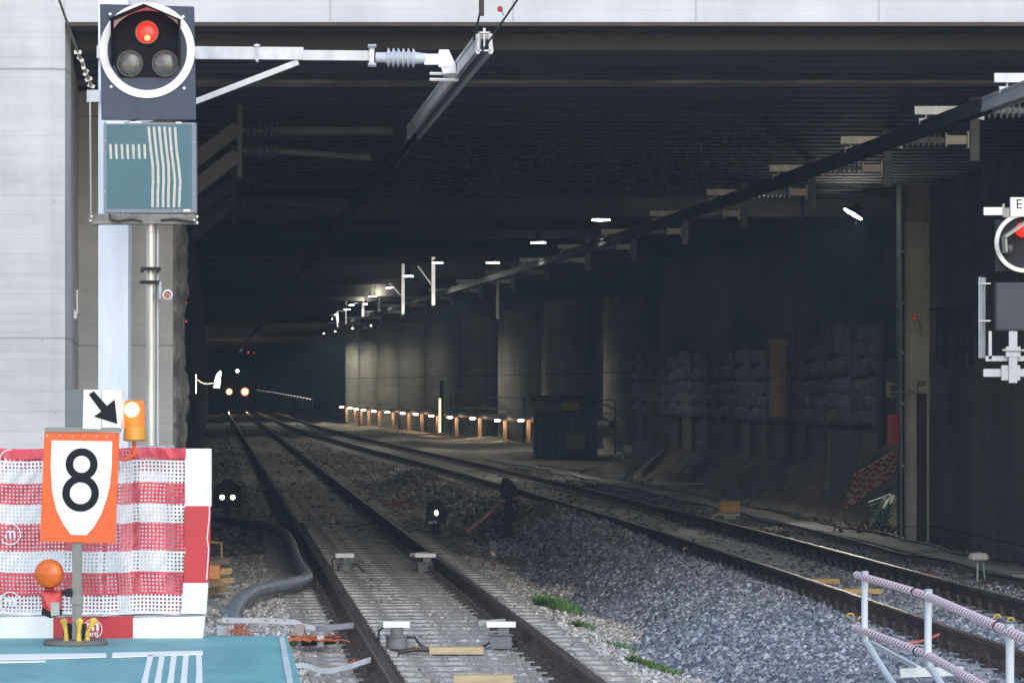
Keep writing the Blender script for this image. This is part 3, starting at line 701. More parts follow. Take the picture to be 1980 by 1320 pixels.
conductor('right overhead conductor rail curving away above the right track', X2, 26, 205, (M['aluminium'], M['aluminium_dull']), 37.3)
conductor('left overhead conductor rail ending in front of the portal beside its insulator', lambda d: X1(d) + .03, 30.6, 300, (M['aluminium'], M['aluminium_dull']), 41.5)
RS = [36.4, 40.7, 45.6, 51.5, 57.9, 65, 72.5, 80.5, 89, 98, 107, 117, 127.5, 139, 151, 164, 178]
ow = ['nearest', 'second', 'third', 'fourth', 'fifth', 'sixth', 'seventh', 'eighth', 'ninth', 'tenth', 'eleventh', 'twelfth', 'thirteenth', 'fourteenth', 'fifteenth', 'sixteenth', 'farthest']
mt_in = (M['galvanised'], M['insulator_dark'], mat('post_blue', (.20, .23, .28), .6, .1))
sr = None
for i, D_ in enumerate(RS):
    c = Vector((fx2(D_), D_, CR + .03))
    if sr is None:
        r_ = thing('overhead_support', '', 'support arm', c, 'drop post supports of the right conductor rail')
        support(r_, c, 1, 1.43, mt_in); sr = r_; kr = kidtree(r_); o = r_
    else: o = copy_fast(sr, kr); o.location = c
    o['label'] = ow[i] + ' drop post support of the right conductor rail counted from the portal'
# left supports inside the tunnel, from the left wall
sl_ = None
for i, D_ in enumerate((43.9, 56)):
    xr = X1(D_) + .03; c = Vector((xr, D_, CR + .03)); arm = xr - (lx(D_)) + .02
    if sl_ is None:
        r_ = thing('overhead_support', '', 'support arm', c, 'wall supports of the left conductor rail')
        mdk = (mat('dark_galv', (.055, .055, .055), .7), mat('insulator_black', (.05, .05, .055), .6), None)  # tunnel shade put into the metal and insulator colours
        MB().tube([c + Vector((-.1, 0, .22)), c + Vector((-1.36, 0, .22))], .05, 10).build('tube', mdk[0], r_)
        MB().tube([c + Vector((-.35, 0, -.08)), c + Vector((-1.36, 0, -.01))], .04, 10).build('tube', mdk[0], r_)
        for zz in (.22, -.01):
            prof = [(.035, 0)]
            for k in range(6): prof += [(.035, .02 + k * .065), (.08, .03 + k * .065), (.08, .036 + k * .065), (.035, .05 + k * .065)]
            prof += [(.035, .42)]
            MB().lathe(c + Vector((-1.36, 0, zz)), prof, 14, (-1, 0, 0)).build('insulator', mdk[1], r_, smooth=True)
        MB().cbox(c + Vector((-1.81, 0, .1)), (.05, .12, .8)).build('bracket', mdk[0], r_)
        for zz in (.25, -.05): MB().beam(c + Vector((-1.83, 0, zz)), c + Vector((-2.42, 0, zz - .45)), .14, .16).build('bracket_arm', mdk[0], r_)
        sl_ = r_; kl = kidtree(r_); o = r_
    else: o = copy_fast(sl_, kl); o.location = c
    o['label'] = ('dim wall mounted support arm behind the signal just inside the portal', 'second dim wall support of the left conductor rail, half lost in the dark', 'third wall support of the left conductor rail deep in the dark', 'fourth wall support of the left conductor rail deep in the dark', 'fifth wall support of the left conductor rail deep in the dark')[i]
# thin rods hanging at the column wall
for (px, y0, y1, D_) in ((1340, 640, 668, 118), (962, 535, 617, 100), (1237, 470, 560, 90), (1552, 430, 510, 66), (1383, 435, 530, 78), (700, 610, 640, 170)):
    tag(MB().box(P(px - 3, y1, D_), P(px + 3, y0, D_ + .06) + Vector((0, 0, max(0, CE - P(px, y0, D_).z - .01)))).build('hanger_post', M['aluminium_dull']), 'bare hanger post hanging from the ceiling above or near %s' % {1340: 'the spoil slope', 962: 'the twelfth low lamp', 1237: 'the grey cabinet', 1552: 'the tall dark cabinet', 1383: 'the yellow track box', 700: 'the leftmost column'}[px], 'hanger', 'bare hanger posts')

# ------------------------------------------------------------------ mast with cantilever outside the portal
DM = 33.2
mast = thing('catenary_mast', 'bluish galvanised steel mast with a horizontal cantilever behind the red signal', 'mast', P(220, 1290, DM) * 1.0)
mast.location.z = -.3; mast['_wl'] = tuple(mast.location)
xl, xr_ = P(190, 0, DM).x, P(248, 0, DM).x
m = MB(); m.box((xl, DM, -.3), (xr_, DM + .018, 7.5)); m.box((xl, DM + .24, -.3), (xr_, DM + .258, 7.5)); m.box(((xl + xr_) / 2 - .006, DM + .018, -.3), ((xl + xr_) / 2 + .006, DM + .24, 7.5)); m.build('post', mat('mast_steel', (.52, .60, .72), .38, .35, noise=((7, 7, 2), (.42, .50, .63), .3, .7)), mast)
zA = P(0, 105, DM).z
m = MB(); m.beam((xl, DM - .08, P(0, 103, DM).z), (P(588, 0, DM).x, DM - .08, P(0, 106, DM).z), .1, S(24, DM)); m.build('arm', M['galvanised'], mast)
m = MB(); m.beam((P(575, 0, DM).x, DM - .08, P(0, 109, DM).z), (P(718, 0, DM).x, DM - .08, P(0, 110, DM).z), .085, S(19, DM)); m.build('arm_extension', M['galvanised'], mast)
m = MB(); m.beam((xl + .1, DM - .08, P(0, 262, DM).z), (P(578, 0, DM).x, DM - .08, P(0, 122, DM).z), .06, S(11, DM)); m.build('brace', M['galvanised'], mast)
m = MB(); m.cbox((P(499, 0, DM).x, DM - .08, P(0, 105, DM).z), (.02, .14, .15)); m.tube([(P(499, 0, DM).x, DM - .14, P(0, 88, DM).z), (P(499, 0, DM).x, DM - .14, P(0, 122, DM).z)], .012, 6); m.cbox((P(499, 0, DM).x, DM - .14, P(0, 91, DM).z), (.05, .03, .015)); m.build('collar', M['galvanised'], mast)
m = MB(); m.cbox((P(720, 0, DM).x, DM - .08, P(0, 111, DM).z), (.04, .16, S(38, DM)))
for k in (93, 129): m.tube([(P(713, 0, DM).x, DM - .17, P(0, k, DM).z), (P(729, 0, DM).x, DM - .17, P(0, k, DM).z)], .018, 6)
m.build('flange', M['galvanised'], mast)
prof = [(.045, 0), (.045, S(18, DM))]
for k in range(6):
    t0 = S(22 + k * 9.6, DM); prof += [(.052, t0), (.082, t0 + .006), (.082, t0 + .012), (.052, t0 + .03)]
prof += [(.050, S(82, DM)), (.042, S(97, DM))]
MB().lathe((P(727, 0, DM).x, DM - .08, P(0, 113, DM).z), prof, 20, (1, 0, -.02)).build('insulator', M['insulator'], mast, smooth=True)
m = MB(); e = Vector((P(836, 0, DM).x, DM - .08, P(0, 117, DM).z))
m.cbox(e, (.13, .07, .09)); m.cbox(e + Vector((.10, 0, .0)), (.09, .10, .13)); m.prism([e + Vector((.09, -.04, -.12)), e + Vector((.2, -.04, -.12)), e + Vector((.2, -.04, -.05)), e + Vector((.14, -.04, .08)), e + Vector((.06, -.04, .08)), e + Vector((.06, -.04, 0))], (0, 1, 0), .08)
for dz in (-.12, -.17): m.tube([e + Vector((-.02, -.03, dz)), e + Vector((.22, .03, dz))], .014, 6)
m.build('rail_clamp', mat('clamp_white', (.72, .73, .75), .5, .2), mast)
# conductor rail end piece with running wires
ep = thing('rail_end_piece', 'open metal end frame at the near tip of the left conductor rail', 'end piece', (X1(30.6) + .03, 30.5, CR))
cE = Vector((X1(30.6) + .03, 30.52, CR + .07)); m = MB()
for dx in (-.045, .045): m.cbox(cE + Vector((dx, 0, 0)), (.012, .06, .15))
for dz in (-.07, .07): m.cbox(cE + Vector((0, 0, dz)), (.10, .06, .012))
m.cbox(cE, (.012, .05, .14)); m.cbox(cE + Vector((0, 0, .09)), (.02, .05, .03)); m.cbox(cE + Vector((-.05, 0, -.08)), (.03, .05, .03)); m.cbox(cE + Vector((.05, 0, -.08)), (.03, .05, .03))
m.build('frame', M['galvanised'], ep)
for (px, py, px2, py2, D2, lb) in ((916, 78, 950, -70, 29.5, 'thin upper wire rising steeply from the tip of the left conductor rail'), (930, 103, 1062, -90, 24.5, 'contact wire leaving the left conductor rail tip towards the upper right')):
    tag(MB().tube([P(px, py, 30.5), P(px2, py2, D2)], .0085, 6).build('overhead_wire', M['aluminium_dull']), lb, 'wire')
for (px, py, r_, mt, lb) in ((967, 18, .02, 'red_paint', 'tiny red tag clipped near the contact wire at the top edge'),):
    c = P(px, py, 27.6); rt = thing('wire_tag', lb, 'tag', c)
    MB().lathe(c, [(.006, -.02), (.018, -.012), (.02, 0), (.018, .012), (.006, .02)], 10).build('tag', M[mt], rt, smooth=True)
    MB().tube([c + Vector((.01, 0, -.01)), P(974, 30, 27.6)], .003, 5).build('string', M['dark_cable'], rt)
c = P(931, 16, 29.9); tag(MB().cbox(c, (.03, .03, .09)).tube([c + Vector((0, 0, -.06)), c + Vector((0, 0, .06))], .02, 8).build('wire_clamp', M['rust_steel']), 'small brown clamp on the upper wire at the top edge', 'clamp')
# conductor rail lap plates visible at the tip
# guy wire with turnbuckle at left
gw = thing('guy_wire', 'stay wire with a turnbuckle running down beside the left wall to the mast', 'stay wire', P(180, 185, 33))
MB().tube([P(100, -40, 31), P(150, 100, 32.5)], .011, 6).build('wire', mat('old_wire', (.25, .24, .2), .6, .3), gw)
m = MB(); m.tube([P(150, 100, 32.5), P(176, 165, 33)], .015, 8)
for k in range(6): q = P(150, 100, 32.5).lerp(P(176, 165, 33), k / 5 + .02); m.cbox(q, (.06, .03, .03), Matrix.Rotation(.7 * k, 3, 'Y'))
m.build('turnbuckle', M['stainless'], gw); m = MB(); m.cbox(P(181, 186, 33), (.11, .05, .10)); m.cbox(P(172, 182, 33), (.03, .06, .05)); m.build('bracket', M['galvanised'], gw)
MB().tube([P(174, 190, 33), P(176, 430, 32.6)], .008, 6).build('drop_wire', M['galvanised_matt'], gw)

# ------------------------------------------------------------------ the red main signal
DS = 31.5
sg = thing('main_signal', 'tall railway signal showing red with white ring above a taped teal panel', 'signal', P(290, 862, DS))
Y = lambda v: v
def fp(px, py, dy=0): return P(px, py, DS) + Vector((0, dy, 0))
def frect(mb, x0, y0, x1, y1, dy0, dy1): return mb.box(fp(x0, y1, dy0), fp(x1, y0, dy1))
m = MB(); m.prism([fp(193, 8), fp(375, 13), fp(379, 232), fp(196, 232)], (0, 1, 0), .04); m.build('target_board', M['panel_grey'], sg, bevel=.004)
m = MB()
frect(m, 200, 20, 372, 230, .041, .16); m.build('back_case', M['galvanised_matt'], sg)
MB().ring(fp(285, 98, -.014), S(92, DS), S(77, DS), .013, 64, (0, 1, 0)).build('ring', M['ring_white'], sg)
MB().lathe(fp(285, 98, .0), [(S(77, DS), 0), (S(77, DS), .004)], 64, (0, -1, 0)).build('ring_disc', M['panel_grey'], sg)
# pointed hood: two roof plates and two side plates standing forward, dark inner field
m = MB(); m.prism([fp(284, 12, -.012), fp(348, 40, -.012), fp(348, 118, -.012), fp(330, 150, -.012), fp(232, 150, -.012), fp(219, 118, -.012), fp(219, 40, -.012)], (0, 1, 0), .010)
m.build('lamp_field', M['black_paint'], sg)
hd = MB(); dp = .26
hd.prism([fp(284, 10, -.013), fp(350, 38, -.013), fp(350, 42, -.013), fp(284, 14, -.013)], (0, -1, -.06), dp)
hd.prism([fp(284, 10, -.013), fp(217, 38, -.013), fp(217, 42, -.013), fp(284, 14, -.013)], (0, -1, -.06), dp)
for (xa, xb) in ((346.5, 349.5), (217.5, 220.5)):
    hd.prism([fp(xa, 40, -.013), fp(xb, 40, -.013), fp(xb, 128, -.013), fp(xa, 128, -.013)], (0, -1, 0), .14)
hd.build('hood', M['black_paint'], sg)
for (px, py, r_, mt) in ((285, 64, 20.5, 'red_lamp'), (252, 124, 23, 'lens_off'), (320, 124, 23, 'lens_off')):
    ln = MB().lathe(fp(px, py, -.03), [(S(r_, DS), 0), (S(r_ * .85, DS), .012), (S(r_ * .5, DS), .02), (.002, .024)], 32, (0, -1, 0)).build('lens', M[mt], sg, smooth=True)
    MB().ring(fp(px, py, -.045), S(r_ + 2.5, DS), S(r_, DS), .032, 32, (0, 1, 0)).build('lens_rim', M['lens_rim'], ln)
    if mt == 'red_lamp': MB().lathe(fp(px + 1, py + 11, -.052), [(S(6, DS), 0), (.003, .006)], 20, (0, -1, 0)).build('bulb', M['red_lamp_core'], ln, smooth=True)
for (px, py) in ((213, 28), (354, 33), (215, 168), (356, 171)): MB().lathe(fp(px, py, 0), [(S(3.2, DS), 0), (S(2.4, DS), .012)], 12, (0, -1, 0)).build('bolt', M['ring_white'], sg)
lamp_light(fp(285, 50, -.16), .5, (1, .02, .01), .03, parent=sg)
# lower panel
lp = frect(MB(), 200, 237, 379, 412, .0, .12).build('panel_box', M['panel_frame'], sg, bevel=.004)
m = MB(); frect(m, 206, 241, 371, 404, -.003, .002); m.build('teal_sheet', M['teal_sheet'], lp)
m = MB()
for k in range(7): x = 211 + k * 11; m.prism([fp(x, 279, -.006), fp(x + 5, 279, -.006), fp(x + 6, 308, -.006), fp(x + 1.5, 307, -.006)], (0, 1, 0), .002)
for k in range(6):
    x = 285 + k * 10.2
    cur = [(0, 245), (1.5, 262), (4.5, 292), (8, 320), (8.5, 350), (7.5, 375), (7.5, 401)]
    if k >= 4: cur = [(0, 246), (1, 262), (3, 290), (7, 320), (10, 350), (9, 375), (8, 401)]
    for (a0, y0), (a1, y1) in zip(cur, cur[1:]):
        m.prism([fp(x + a0, y0, -.006), fp(x + a0 + 5, y0, -.006), fp(x + a1 + 5, y1, -.006), fp(x + a1, y1, -.006)], (0, 1, 0), .002)
m.build('tape_strips', M['tape'], lp)
m = MB(); frect(m, 206, 236, 240, 239, -.004, .002); frect(m, 250, 235.5, 274, 238, -.004, .002); frect(m, 340, 236, 351, 239, -.004, .002); frect(m, 355, 405, 368, 409, -.004, .002); m.build('edge_plates', M['ring_white'], lp)
m = MB()
for (px, py) in ((203, 272), (375, 275), (203, 371), (375, 374), (238, 409), (340, 409)): m.lathe(fp(px, py, -.001), [(S(1.8, DS), 0), (S(1.2, DS), .006)], 8, (0, -1, 0))
m.build('screws', M['galvanised'], lp)
m = MB(); frect(m, 176, 414, 379, 433, -.02, .2); m.box(fp(172, 430, -.02), fp(176, 414, .1)); m.build('carrier_beam', mat('carrier_grey', (.24, .235, .22), .6, noise=((9, 9, 9), (.10, .095, .09), .35, .65)), sg)
m = MB()
for (px, py) in ((178, 419), (176, 427), (382, 419), (382, 431), (376, 426)): m.lathe(fp(px, py, -.02), [(S(3, DS), 0), (S(2.5, DS), .02)], 8, (0, -1, 0))
m.build('bolt_heads', M['galvanised'], sg); m = MB()
m.tube([fp(213, 414, -.03), fp(215, 424, -.04), fp(228, 428, -.04), fp(256, 424, -.04), fp(276, 429, -.04)], .008, 6)
m.build('cable_run', M['dark_cable'], sg); m = MB(); m.tube([fp(312, 426, -.03), fp(340, 424, -.04), fp(376, 430, -.04)], .012, 6); m.build('cable_run', M['dark_cable'], sg)
m = MB(); m.tube([fp(290, 416, .08), fp(290, 448, .08)], S(9, DS), 20); m.build('post_collar', M['stainless'], sg)
MB().tube([fp(290, 445, .1), fp(290, 862, .1)], S(10, DS), 24).build('post', M['stainless'], sg, smooth=True)
MB().tube([fp(302, 430, .12), fp(302, 862, .12)], S(3, DS), 12).build('conduit', M['galvanised_matt'], sg, smooth=True)
m = MB()
for (yy, wd_) in ((519, 17), (545, 15)): m.cbox(fp(290, yy, .08), (S(wd_ * 2.1, DS), .16, S(6, DS)))
for (px, py) in ((274, 524), (304, 524), (273, 546), (304, 546)): m.tube([fp(px, py, -.03), fp(px, py, .06)], S(3, DS), 8)
m.build('post_clamp', M['charcoal'], sg)
m = MB(); m.tube([fp(308, 545, .05), fp(310, 578, .0), fp(322, 578, .0)], .014, 6); m.build('camera_bracket', M['galvanised_matt'], sg)
m = MB(); m.lathe(fp(322, 570, .08), [(S(8, DS), 0), (S(9.5, DS), .08), (S(10, DS), .14), (S(7, DS), .141), (S(5.5, DS), .11)], 20, (.1, -1, 0)); cm = m.build('back_lamp', M['galvanised'], sg, smooth=True)
MB().lathe(fp(322.5, 570, -.04), [(S(6, DS), 0), (.004, .012)], 16, (.1, -1, 0)).build('lens', mat('pink_lens', (.5, .12, .08), .3), cm, smooth=True)
# plinth below the signal post (mostly behind the netting)
tag(MB().box((P(262, 0, 31.9).x, 31.3, -.3), (P(332, 0, 31.9).x, 32.2, P(0, 863, 31.5).z)).build('concrete_plinth', M['wall_concrete'], bevel=.01), 'concrete plinth carrying the signal post behind the netting', 'plinth')
# wall antenna
an = thing('wall_antenna', 'small white box and stick antenna fixed on the side of the left wall', 'antenna', P(137, 600, 41))
MB().box(P(132, 591, 41), P(142, 577, 41.08)).build('box', M['white_paint'], an)
MB().tube([P(149, 560, 41), P(149, 606, 41)], .011, 8).build('rod', M['white_paint'], an)
m = MB(); m.lathe(P(141, 608, 41), [(.01, -.06), (.045, -.04), (.05, 0), (.03, .04), (.01, .06)], 12); m.build('camera_dome', M['white_paint'], an, smooth=True)
m = MB(); m.box(P(130, 618, 41.1), P(134, 560, 41.2)); m.build('mount', M['dark_cable'], an); m = MB(); m.tube([P(141, 600, 41), P(132, 612, 41), P(136, 624, 41), P(148, 614, 41), P(152, 606, 41)], .004, 5); m.build('cable', M['dark_cable'], an)

# ------------------------------------------------------------------ platform in the left foreground
PZ = .55
ex = lambda d: .46 - .0763 * d
pf = thing('platform', 'teal surfaced platform end with white painted lines in the bottom left corner', 'platform', (-3, 15, -.2))
a = MB(); a.prism([(-9, 3, -.3), (ex(3), 3, -.3), (ex(25.15), 25.15, -.3), (-9, 25.15, -.3)], (0, 0, 1), PZ + .3 - .03); a.build('slab', M['wall_concrete'], pf)
a = MB(); a.prism([(-9, 3, PZ - .03), (ex(3) + .02, 3, PZ - .03), (ex(25.2) + .02, 25.2, PZ - .03), (-9, 25.2, PZ - .03)], (0, 0, 1), .03); a.build('deck', M['mat_teal'], pf)
def gl(pts, nm, mt):
    m = MB(); m.prism([G(px, py, PZ + .003) for px, py in pts], (0, 0, 1), .004); return m.build(nm, M[mt], pf)
gl([(-60, 1266), (205, 1263), (206, 1270), (120, 1273), (-60, 1277)], 'painted_line', 'stripe_white')
gl([(218, 1262), (392, 1258), (392, 1265), (216, 1271)], 'painted_line', 'stripe_white')
gl([(-60, 1279), (88, 1277), (88, 1279.5), (-60, 1283)], 'painted_line', 'stripe_white')
for (xt, xb) in ((286, 270), (308, 296), (331, 321), (354, 347), (379, 378)):
    gl([(xt, 1267), (xt + 11, 1267), ((xt + 11) * .35 + (xb + 14) * .65, 1300), (xb + 14, 1332), (xb, 1332), (xt * .5 + xb * .5 + 1, 1298)], 'painted_stripe', 'stripe_white')
gl([(540, 1231), (549, 1231), (562, 1290), (569, 1332), (558, 1332), (549, 1290)], 'edge_line', 'mat_edge')

# net barrier
DB = 25.0
br = thing('net_barrier', 'red and white mesh barrier with striped boards standing on the platform end', 'barrier', P(200, 1236, DB))
def bp(px, py, dy=0): return P(px, py, DB) + Vector((0, dy, 0))
bands = [(868, 886, 1), (886, 911, 3), (911, 931, 0), (931, 973, 1), (973, 1008, 0), (1008, 1063, 1), (1063, 1104, 0), (1104, 1148, 1), (1148, 1183, 3)]
def band(y):
    for a_, b_, c_ in bands:
        if a_ <= y < b_: return c_
    return 0
pitch = 7.3; hole = 3.9
xs = []; x = -30.0
while x < 360: xs += [x, x + pitch - hole]; x += pitch
ys = []; y = 868.0
while y < 1184: ys += [y, y + pitch - hole]; y += pitch
net = MB(); ny, nx = len(ys), len(xs)
def wav(px, py): return .016 * math.sin(px * .035 + py * .012) + .011 * math.sin(py * .06 + px * .01) + .009 * math.sin(px * .11 - py * .02) + .006 * math.sin(px * .2 + py * .15)
net.v = [tuple(bp(px + .9 * math.sin(py * .05), py + 1.3 * math.sin(px * .04) + 1.2 * math.sin(px * .013), wav(px, py))) for py in ys for px in xs]
for j in range(ny - 1):
    for i in range(nx - 1):
        if i % 2 == 1 and j % 2 == 1: continue
        c_ = band(ys[j]); solid = c_
        mi = 1 if c_ == 1 else 0
        if c_ == 3: mi = 0
        net.f.append((j * nx + i, j * nx + i + 1, (j + 1) * nx + i + 1, (j + 1) * nx + i)); net.m.append(mi)
ov = MB(); xo = [231 + i * 3.3 for i in range(8)]
ov.v = [tuple(bp(px + .9 * math.sin(py * .05) + 1.5 * math.sin(py * .021), py + 1.3 * math.sin(px * .04) + 1.7, wav(px, py) - .012)) for py in ys for px in xo]
for j in range(ny - 1):
    for i in range(7):
        if i % 2 == 1 and j % 2 == 1: continue
        ov.f.append((j * 8 + i, j * 8 + i + 1, (j + 1) * 8 + i + 1, (j + 1) * 8 + i)); ov.m.append(1 if band(ys[j]) == 1 else 0)
ov.build('net_overlap', [M['net_white'], mat('net_pink', (.66, .20, .22), .6)], br)
netsolid = MB()
nb = net.build('netting', [M['net_white'], M['net_red']], br); nb.modifiers.new('thick', 'SOLIDIFY').thickness = .003
# second layer of netting behind the white-and-dots bands, folded hems
for (y0, y1, mt) in ((866, 885, 'net_red'), (1144, 1149, 'net_red'), (1181, 1187, 'net_white'), (1106, 1108, 'net_red')):
    m = MB(); vs = []; 
    for k in range(27): px = -30 + k * 15; vs += [tuple(bp(px, y0 + 1.3 * math.sin(px * .04) + 1.2 * math.sin(px * .013), wav(px, y0) - .004)), tuple(bp(px, y1 + 1.3 * math.sin(px * .04) + 1.2 * math.sin(px * .013), wav(px, y1) - .004))]
    m.add(vs, [(2 * k, 2 * k + 2, 2 * k + 3, 2 * k + 1) for k in range(26)]); h = m.build('hem', M[mt], br); h.modifiers.new('thick', 'SOLIDIFY').thickness = .002
for (y0, y1) in ((886, 911), (1148, 1182)):       # red backing seen through the white net
    m = MB(); m.box(bp(-30, y1, .065), bp(357, y0, .069)); m.build('backing_strip', M['net_red'], br)
for (x0, x1) in ((234, 252),):
    m = MB(); m.box(bp(x0, 1186, -.02), bp(x1, 885, -.014)); 
# frames
m = MB(); m.box(bp(358, 978, -.02), bp(409, 867, .03)); m.build('end_board', M['white_paint'], br, bevel=.003)
m = MB(); m.prism([bp(356, 1126, -.02), bp(404, 1126, -.02), bp(408, 978, -.02), bp(357, 978, -.02)], (0, 1, 0), .05); m.build('end_board', M['board_red'], br, bevel=.003)
m = MB(); m.prism([bp(350, 1186, -.02), bp(399, 1186, -.02), bp(403, 1126, -.02), bp(355, 1126, -.02)], (0, 1, 0), .05); m.build('end_board', M['white_paint'], br, bevel=.003)
m = MB(); m.tube([bp(408, 868, -.02), bp(405, 1000, -.02), bp(401, 1040, -.03), bp(404, 1060, -.02), bp(400, 1120, -.02)], .004, 5); m.build('edge_rope', M['net_white'], br)
for (x0, x1, mt) in ((-40, 104, 'white_paint'), (104, 258, 'board_red'), (258, 393, 'white_paint')):
    m = MB(); m.prism([bp(x0, 1238, -.03), bp(x1, 1237 - (x1 > 300) * 5, -.03), bp(x1 + (4 if x1 > 300 else 0), 1190, -.03), bp(x0, 1193, -.03)], (0, 1, 0), .06); m.build('base_board', M[mt], br)
m = MB(); m.prism([bp(-40, 1192, -.025), bp(394, 1189, -.025), bp(394, 1185, .02), bp(-40, 1187, .02)], (0, 1, 0), .02); m.build('board_cap', M['galvanised_matt'], br)
for px in (200, 262): MB().beam(bp(px, 1190, .06), bp(px, 872, .06), .03, .03).build('upright', M['galvanised_matt'], br)
m = MB(); m.lathe(bp(201, 1190, -.03), [(S(11, DB), 0), (S(9, DB), .012)], 16); m.build('cap_knob', M['galvanised_matt'], br)
# emblem: ring with m over arti
def text(body, loc, size, mt, name, parent, bold=0, align='CENTER', rotz=0, sx=1):
    cu = bpy.data.curves.new(name, 'FONT'); cu.body = body; cu.size = size; cu.align_x = align; cu.align_y = 'CENTER'; cu.extrude = .002; cu.offset = bold
    tmp = bpy.data.objects.new(name, cu); C.objects.link(tmp); dg = bpy.context.evaluated_depsgraph_get()
    me = bpy.data.meshes.new_from_object(tmp.evaluated_get(dg)); bpy.data.objects.remove(tmp); me.materials.clear(); me.materials.append(M[mt])
    o = bpy.data.objects.new(name, me); C.objects.link(o); o.parent = parent
    me.transform(Matrix.Scale(sx, 4, (1, 0, 0))); me.transform(Matrix.Rotation(R(90), 4, 'X')); me.transform(Matrix.Translation(Vector(loc) - Vector(parent['_wl'])))
    return o
em = MB().ring(bp(180, 1215, -.036), S(19, DB), S(17.4, DB), .004, 40, (0, 1, 0)).build('emblem', M['white_paint'], br)
text('m', bp(181, 1208, -.034), S(30, DB), 'white_paint', 'emblem_letter', em, bold=.003, sx=1.05)
text('marti', bp(176, 1224, -.034), S(14, DB), 'white_paint', 'emblem_letters', em, bold=.001)
for yy in (889, 1032, 1164):
    e2 = MB().ring(bp(20, yy, -.016), S(21, DB), S(19, DB), .002, 40, (0, 1, 0)).build('net_emblem', M['net_white'], br)
    text('m', bp(20, yy - 2, -.014), S(30, DB), 'net_white', 'emblem_letter', e2, bold=.002)

# sign 8 on a foot plate
DN = 24.2
s8 = thing('number_sign', 'orange board with a black 8 on a white shield, on a post with foot plate', 'sign', G(144, 1246, PZ))
def sp_(px, py, dy=0): return P(px, py, DN) + Vector((0, dy, 0))
m = MB(); m.prism([sp_(77, 1047), sp_(223, 1050), sp_(231, 836), sp_(86, 833)], (0, 1, 0), .012); bd = m.build('board', M['orange_board'], s8, bevel=.002)
sh = [(100, 851), (217, 853), (216, 900), (213, 935), (206, 965), (196, 993), (182, 1018), (167, 1034), (137, 1033), (122, 1012), (109, 985), (101, 950), (98, 900)]
m = MB(); m.prism([sp_(a_, b_, -.004) for a_, b_ in sh], (0, 1, 0), .0035); m.build('shield', M['white_paint'], bd)
m = MB(); m.ring(sp_(158, 897, -.007), S(31, DN), S(16.5, DN), .0025, 40, (0, 1, 0)); m.build('numeral', M['number_black'], bd)
m = MB(); m.ring(sp_(156, 953, -.0075), S(35.5, DN), S(21, DN), .003, 40, (0, 1, 0)); m.build('numeral', M['number_black'], bd)
m = MB()
for (px, py) in ((91, 842), (115, 842), (141, 843), (163, 843), (186, 843), (207, 844)): m.lathe(sp_(px, py, 0), [(S(2, DN), 0), (.001, .004)], 8, (0, -1, 0))
m.build('rivets', M['galvanised_matt'], bd)
m = MB(); m.box(sp_(87, 835, -.01), sp_(233, 826, .05)); m.build('top_rail', M['grey_box'], s8)
m = MB(); m.prism([sp_(160, 829, -.02), sp_(234, 830, 0), sp_(236, 754, 0), sp_(162, 753, -.02)], (0, 1, 0), .1); ab = m.build('arrow_box', M['white_paint'], s8, bevel=.003)
m = MB(); m.prism([sp_(122, 824, .12), sp_(160, 829, -.021), sp_(162, 753, -.021), sp_(122, 753, .12)], (.9, 1, 0), .05); m.build('box_side', M['grey_box'], s8)
ar = [(172, 762), (182, 756), (207, 784), (222, 772), (227, 819), (182, 805), (196, 795)]
m = MB(); m.prism([sp_(a_, b_, -.024 + (a_ - 160) * .00027) for a_, b_ in ar], (0, 1, 0), .003); m.build('arrow', M['number_black'], ab)
m = MB(); m.box(sp_(195.5, 829, -.013), sp_(197, 754, .02)); m.build('seam', M['grey_box'], ab)
m = MB(); m.box(sp_(139, 1238, .012), sp_(157, 1048, .05)); m.build('post', mat('post_steel', (.24, .24, .22), .6, .2, noise=((9, 9, 2), (.15, .15, .14), .3, .7)), s8)
m = MB(); m.box(sp_(136, 1168, .004), sp_(159, 1148, .056)); m.build('sleeve', M['grey_box'], s8)
m = MB(); m.lathe(G(146, 1246, PZ), [(S(62, DN), 0), (S(63, DN), .012), (S(60, DN), .035), (.05, .04)], 36); m.build('foot_plate', M['rubber_grey'], s8)
m = MB(); m.cbox(G(144, 1246, PZ) + Vector((.0, 0, .08)), (.13, .09, .1)); m.build('socket', M['charcoal'], s8)
for (px, t) in ((129, -.25), (154, .12), (168, .8)):
    m = MB(); c = sp_(px, 1222, -.06 + abs(t) * .1)
    m.tube([c + Vector((t * .05, 0, .07)), c, c + Vector((0, 0, -.06))], [.018, .012, .019], 10); m.lathe(c + Vector((t * .05, -.0, .07)), [(.012, -.014), (.022, -.01), (.022, .01), (.012, .014)], 12, (0, 1, 0)); m.build('wing_clamp', M['clamp_yellow'], s8, smooth=True)
# round warning lamp clipped to the post
wl = thing('warning_lamp', 'unlit orange disc lamp on a red case clipped to the sign post', 'warning lamp', sp_(100, 1190, -.03))
MB().lathe(sp_(97, 1108, -.06), [(.005, -.035), (S(18, DN), -.026), (S(26, DN), -.008), (S(27.5, DN), .0), (S(27.5, DN), .02), (S(26, DN), .03), (S(18, DN), .045), (.005, .052)], 36, (-.25, -1, 0)).build('lens', M['amber_glass'], wl, smooth=True)
MB().ring(sp_(97, 1108, -.068), S(28.5, DN), S(26, DN), .02, 36, (.25, 1, 0)).build('lens_rim', mat('amber_rim', (.45, .08, .01), .4), wl)
m = MB(); m.prism([sp_(84, 1172, -.08), sp_(102, 1180, -.14), sp_(120, 1176, -.08), sp_(121, 1142, -.08), sp_(106, 1137, -.14), sp_(82, 1140, -.08)], (0, 1, 0), .09); m.build('case', M['lamp_red_plastic'], wl, bevel=.004)
